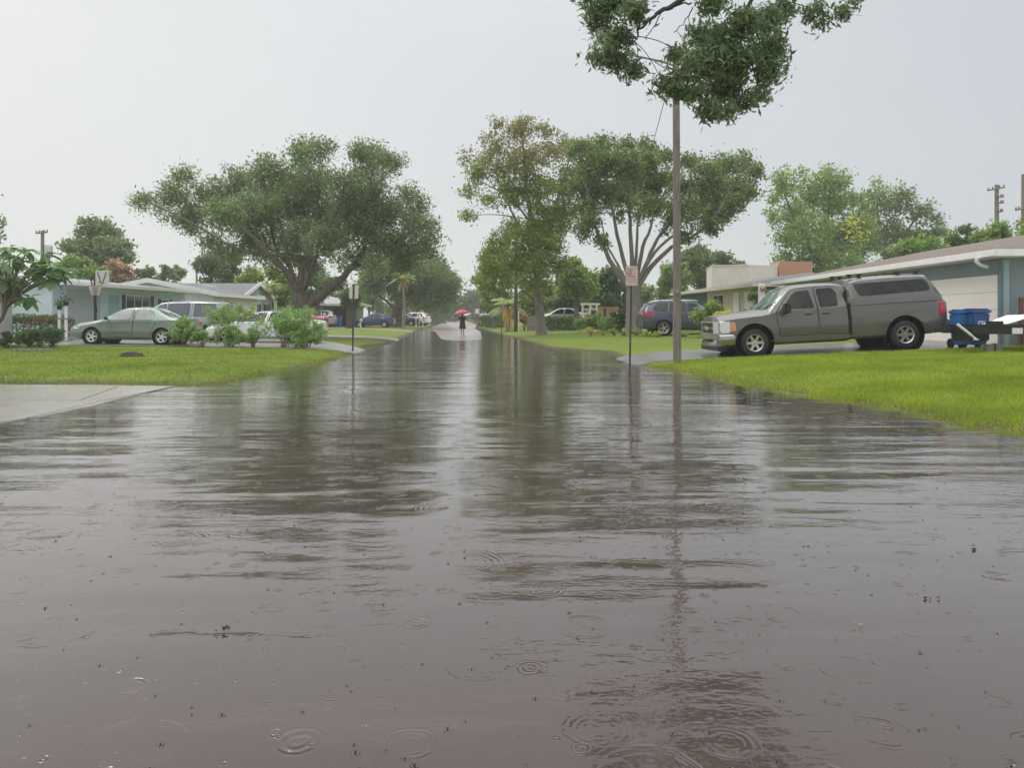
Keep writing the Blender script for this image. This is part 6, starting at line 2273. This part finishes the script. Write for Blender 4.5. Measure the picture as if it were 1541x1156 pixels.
M['cart_blue'] = mat('bright_blue_plastic', (.035, .17, .46), .45, var=.06)
M['cart_navy'] = mat('deep_blue_plastic', (.03, .095, .27), .45, var=.08)
GB_ = 'recycling carts behind the pickup'
cart('bright blue wheeled cart just behind the pickup tail lamp', 1444, 20.4, M['cart_blue'], .36, 1.04, group=GB_)
cart('deep blue wheeled cart with a pale recycling label beside the white garage door', 1468, 20.2, M['cart_navy'], .47, 1.05, True, group=GB_)
cart('blue wheeled cart standing in the far tan carport', 508, 79, M['cart_blue'], .8, 1.15)

# utility trailer with a tarp
d = 18.3
z_ = gz((1490 - CX) / F * d, d)
o_ = W(1437, 495, d)
t = thing('utility_trailer', 'black utility trailer at the right edge under a white tarp', 'trailer', (o_.x + .6, d, z_))
q = MB()
zt_ = CH - (489 - HY) / F * d
zb_ = CH - (503 - HY) / F * d
xa, xb = W(1466, 490, d).x, W(1640, 490, d).x
q.obox((xa, d, zb_), (xb - xa, 0, 0), (0, .07, 0), (0, 0, zt_ - zb_))
q.obox((xa, d + 1.3, zb_), (xb - xa, 0, 0), (0, .07, 0), (0, 0, zt_ - zb_))
for f in (0, .33, .66, .96): q.obox((xa + (xb - xa) * f, d + .071, zb_ + .04), (.08, 0, 0), (0, 1.228, 0), (0, 0, .1))
q.obox((W(1432, 490, d).x, d + .62, zb_ + .03), (xa - W(1432, 490, d).x - .002, 0, 0), (0, .1, 0), (0, 0, .13))
q.obox((W(1489, 490, d).x, d - .05, zt_), (.30, 0, 0), (0, .2, 0), (0, 0, .09))
q.build('frame', M['black'], t, world=True)
q = MB()
q.lathe([(.20, -.09), (.30, -.09), (.31, -.05), (.31, .05), (.30, .09), (.20, .09)], Matrix.Translation((W(1560, 490, d).x, d - .12, z_ + .31)) @ Matrix.Rotation(PI / 2, 4, 'X'), 24, True)
q.lathe([(.001, -.02), (.2, -.02), (.2, .02), (.001, .02)], Matrix.Translation((W(1560, 490, d).x, d - .12, z_ + .31)) @ Matrix.Rotation(PI / 2, 4, 'X'), 20)
q.build('wheel', M['rubber'], t, 50, world=True)
q = MB()
j0, j1 = W(1440.5, 488, d - .15), W(1469, 510.5, d - .25)
q.tube([j0, j0.lerp(j1, .75)], .032, 8)
q.tube([j0.lerp(j1, .6), j1], .022, 8)
q.lathe([(.001, 0), (.06, 0), (.06, .025), (.001, .03)], Matrix.Translation(j1 - Vector((0, 0, .02))), 12)
q.build('jack', mat('bright_zinc', (.75, .76, .76), .3, .3), t, 50, world=True)
q = MB()
c = W(1531, 498, d - .03)
q.box(c, (.24, .03, .14))
q.build('plate', M['white'], t, world=True)
q = MB()
c0, c1 = W(1446, 493, d + .35), W(1490, 513.5, d + .35)
q.obox((c0.x, d + .35, c1.z), (c1.x - c0.x, 0, 0), (0, .4, 0), (0, 0, c0.z - c1.z))
q.build('toolbox', M['black'], t, world=True, bevel=.03)
q = MB()
for px, w, hh in ((1487, .16, .2), (1500, .14, .22)):
    c = W(px, 508, d + .3)
    q.box((c.x, c.y, z_ + hh / 2), (w, .2, hh))
q.build('block', M['concrete'], t, world=True)
# tarp: white sheet with a slope to the left, slightly rumpled
xs_ = np.linspace(W(1514, 490, d).x, xb + .3, 40)
ys_ = np.linspace(d + .0, d + .95, 14)
X_, Y_ = np.meshgrid(xs_, ys_)
hump = np.clip((X_ - xs_[0]) / .42, 0, 1)
Zt = zt_ + .02 + .22 * hump * np.sin(np.clip((Y_ - d) / .95 * PI, .3, PI - .3)) ** .4 + .015 * np.sin(X_ * 9 + Y_ * 5) * np.sin(Y_ * 11)
o = grid_mesh('tarp', X_, Y_, Zt, mat('white_tarp', (.74, .74, .71), .55, var=.05, vscale=4))
md = o.modifiers.new('thick', 'SOLIDIFY')
md.thickness = .02
tag(o, 'white tarp bulging over the load of the black trailer', 'tarp')

# dark red bench by the side wall
b = Vector((13.75, 20.0, gz(13.75, 20.0)))
t = thing('wooden_bench', 'dark reddish high backed bench against the blue grey side wall', 'bench', b)
m_ = mat('dark_red_wood', (.16, .065, .05), .6, var=.2, vscale=6)
q = MB()
q.box((b.x + .45, b.y + .5, b.z + 1.22), (1.5, .07, .10))
q.box((b.x + .45, b.y + .5, b.z + .62), (1.5, .06, .08))
for i in range(4): q.box((b.x - .24 + i * .46, b.y + .5, b.z + .9), (.08, .05, .52))
q.build('backrest', m_, t, world=True)
q = MB()
q.box((b.x + .45, b.y + .22, b.z + .46), (1.5, .5, .06))
q.build('seat', m_, t, world=True)
for sx in (-.26, 1.16):
    for sy in (.02, .5):
        q = MB()
        q.box((b.x + sx, b.y + sy, b.z + .3), (.08, .075, .70 if sy < .1 else 1.8))
        q.build('leg', m_, t, world=True)

# red flag-like decoration and mailbox by the cream house
b = on_ground(1146, 38)
t = thing('garden_ornament', 'white post with a red topped ornament before the cream house', 'ornament', b)
q = MB()
q.box((b.x, b.y, b.z + 1.2), (.30, .12, 2.3))
q.build('post', M['white'], t, world=True)
q = MB()
q.lathe([(.001, -.16), (.12, -.1), (.14, 0), (.11, .1), (.001, .16)], Matrix.Translation((b.x + .02, b.y - .1, CH + (477 - 434) / F * 38)), 14)
q.build('red_ball', mat('faded_red', (.50, .24, .22), .5), t, 60, world=True)

# ---- person with the red umbrella
d = 52.5
fx_ = (696 - CX) / F * d
fz = gz(fx_, d)
person = thing('person', 'person in a dark knee length dress walking away under the red umbrella', 'person', (fx_, d, fz))


def skin_body(name, joints, edges, m, parent, root=0, sub=2):
    me = bpy.data.meshes.new(name)
    me.from_pydata([j[0] for j in joints], edges, [])
    o = bpy.data.objects.new(name, me)
    COL.objects.link(o)
    md = o.modifiers.new('skin', 'SKIN')
    md.use_smooth_shade = True
    if not me.skin_vertices: 
        bpy.context.view_layer.objects.active = o
    sv = me.skin_vertices[0].data
    for i, j in enumerate(joints):
        r = j[1]
        sv[i].radius = r if hasattr(r, '__len__') else (r, r)
        sv[i].use_root = (i == root)
    s_ = o.modifiers.new('sub', 'SUBSURF')
    s_.levels = s_.render_levels = sub
    bpy.context.view_layer.update()
    dg = bpy.context.evaluated_depsgraph_get()
    out = bpy.data.meshes.new_from_object(o.evaluated_get(dg))
    bpy.data.objects.remove(o)
    out.polygons.foreach_set('use_smooth', [True] * len(out.polygons))
    out.materials.clear()
    out.name = name
    return link(name, out, m, parent)


skin_m = mat('skin', (.48, .30, .23), .5, var=.06)
J = [((0, 0, .80), (.13, .10)), ((0, 0, 1.00), (.115, .085)), ((0, 0, 1.20), (.135, .09)), ((0, 0, 1.33), (.09, .065)), ((0, .01, 1.39), (.045, .045)), ((0, .0, 1.46), (.065, .075)), ((0, 0, 1.55), (.075, .09)), ((0, 0, 1.62), (.055, .065)),
     ((-.085, 0, .74), (.085, .085)), ((-.085, .05, .44), (.055, .055)), ((-.08, -.02, .10), (.034, .036)), ((-.085, .10, .03), (.036, .028)),
     ((.085, 0, .74), (.085, .085)), ((.075, -.03, .43), (.055, .055)), ((.07, .12, .10), (.034, .036)), ((.07, .22, .03), (.036, .028)),
     ((-.165, 0, 1.30), (.05, .05)), ((-.235, .02, 1.06), (.038, .038)), ((-.15, .16, 1.12), (.03, .03)), ((-.09, .20, 1.17), (.028, .02)),
     ((.165, 0, 1.30), (.05, .05)), ((.22, .01, 1.06), (.038, .038)), ((.10, .17, 1.16), (.03, .03)), ((.03, .20, 1.20), (.028, .02))]
E = [(0, 1), (1, 2), (2, 3), (3, 4), (4, 5), (5, 6), (6, 7), (0, 8), (8, 9), (9, 10), (10, 11), (0, 12), (12, 13), (13, 14), (14, 15), (3, 16), (16, 17), (17, 18), (18, 19), (3, 20), (20, 21), (21, 22), (22, 23)]
for h_, sgn in ((19, -1), (23, 1)):       # fingers
    base = Vector(J[h_][0])
    for f in range(4):
        i0 = len(J)
        a = base + Vector((.012 * sgn * 0 + .0, .02, .03 - .018 * f))
        J.append((tuple(a), .009))
        J.append((tuple(a + Vector((-sgn * .035, .03, -.004))), .008))
        J.append((tuple(a + Vector((-sgn * .055, .008, -.008))), .007))
        E += [(h_, i0), (i0, i0 + 1), (i0 + 1, i0 + 2)]
    i0 = len(J)
    J.append((tuple(base + Vector((-sgn * .02, -.02, .03))), .010))
    J.append((tuple(base + Vector((-sgn * .045, -.005, .05))), .008))
    E += [(h_, i0), (i0, i0 + 1)]
skin_body('body', J, E, skin_m, person)
q = MB()
q.lathe([(.235, .50), (.22, .62), (.195, .78), (.175, .92), (.15, 1.04), (.165, 1.18), (.165, 1.27), (.10, 1.36), (.055, 1.375), (.05, 1.36), (.09, 1.34), (.14, 1.20)], Matrix.Diagonal((1, .78, 1, 1)), 22)
for s in (-1, 1):
    q.tube([(s * .12, 0, 1.31), (s * .19, .0, 1.24), (s * .225, .015, 1.12)], [.065, .065, .055], 10)
dress = q.build('dress', mat('dark_plum_cloth', (.042, .030, .036), .85, var=.25, vscale=9), person, 60)
q = MB()
q.lathe([(.001, 1.675), (.06, 1.66), (.095, 1.60), (.098, 1.54), (.085, 1.46), (.06, 1.40), (.03, 1.38)], Matrix.Translation((0, -.02, 0)) @ Matrix.Diagonal((.9, 1.0, 1, 1)), 16)
q.build('hair', mat('dark_hair', (.03, .02, .017), .6), person, 60)
for (x, y) in ((-.085, .06), (.07, .18)):
    q = MB()
    q.box((x, y, .012), (.075, .23, .024))
    q.build('sandal', mat('coral_sandal', (.50, .17, .12), .6), person, bevel=.01)

uz = fz + 1.18
um = thing('umbrella', 'open red umbrella tilted to the left over the walking person', 'umbrella', (fx_ - .02, d + .2, uz))
um.rotation_euler = (.06, -.14, 0)
q = MB()
n = 8
ribs = []
vs, fs = [], []
rings = [(0, .62), (.16, .60), (.33, .535), (.48, .43), (.56, .33)]
for r_, z in rings:
    for kx in range(n * 3):
        a = 2 * PI * kx / (n * 3)
        sag = 1 - (.07 if kx % 3 else 0) * (r_ / .56)
        vs.append((r_ * sag * math.cos(a), r_ * sag * math.sin(a), z + (.012 if kx % 3 else 0) * (r_ / .56)))
nn = n * 3
for i in range(len(rings) - 1):
    for kx in range(nn):
        fs.append((i * nn + kx, i * nn + (kx + 1) % nn, (i + 1) * nn + (kx + 1) % nn, (i + 1) * nn + kx))
q.add(vs, fs)
cn = q.build('canopy', mat('red_umbrella_cloth', (.50, .035, .085), .5, var=.08, vscale=5), um, 40, recalc=True)
cn.modifiers.new('thick', 'SOLIDIFY').thickness = .006
q = MB()
for i in range(n):
    a = 2 * PI * i / n
    q.tube([(r_ * math.cos(a), r_ * math.sin(a), z - .012) for r_, z in rings], .005, 4)
    q.tube([(.28 * math.cos(a), .28 * math.sin(a), .545), (0, 0, .40)], .004, 4)
q.build('ribs', M['steel'], um)
q = MB()
q.tube([(0, 0, -.10), (0, 0, .68)], .010, 6)
q.build('shaft', M['steel'], um, 60)
q = MB()
q.tube([(0, 0, .02), (0, 0, -.10), (.01, 0, -.15), (.045, 0, -.165), (.07, 0, -.13)], .014, 8)
q.build('handle', M['black'], um, 60)
# ------------------------------------------------------------------ rain haze
m, nt, out = new_mat('rain_haze')
pv = N(nt, 'ShaderNodeVolumePrincipled')
pv.inputs['Color'].default_value = (.95, .96, .97, 1)
pv.inputs['Density'].default_value = .0010
pv.inputs['Anisotropy'].default_value = .2
nt.links.new(pv.outputs[0], out.inputs['Volume'])
q = MB()
q.box((0, 150, 12), (700, 620, 27))
tag(q.build('haze', m), 'thin grey rain haze filling the street', 'haze', kind='stuff')
S.cycles.volume_bounces = 1
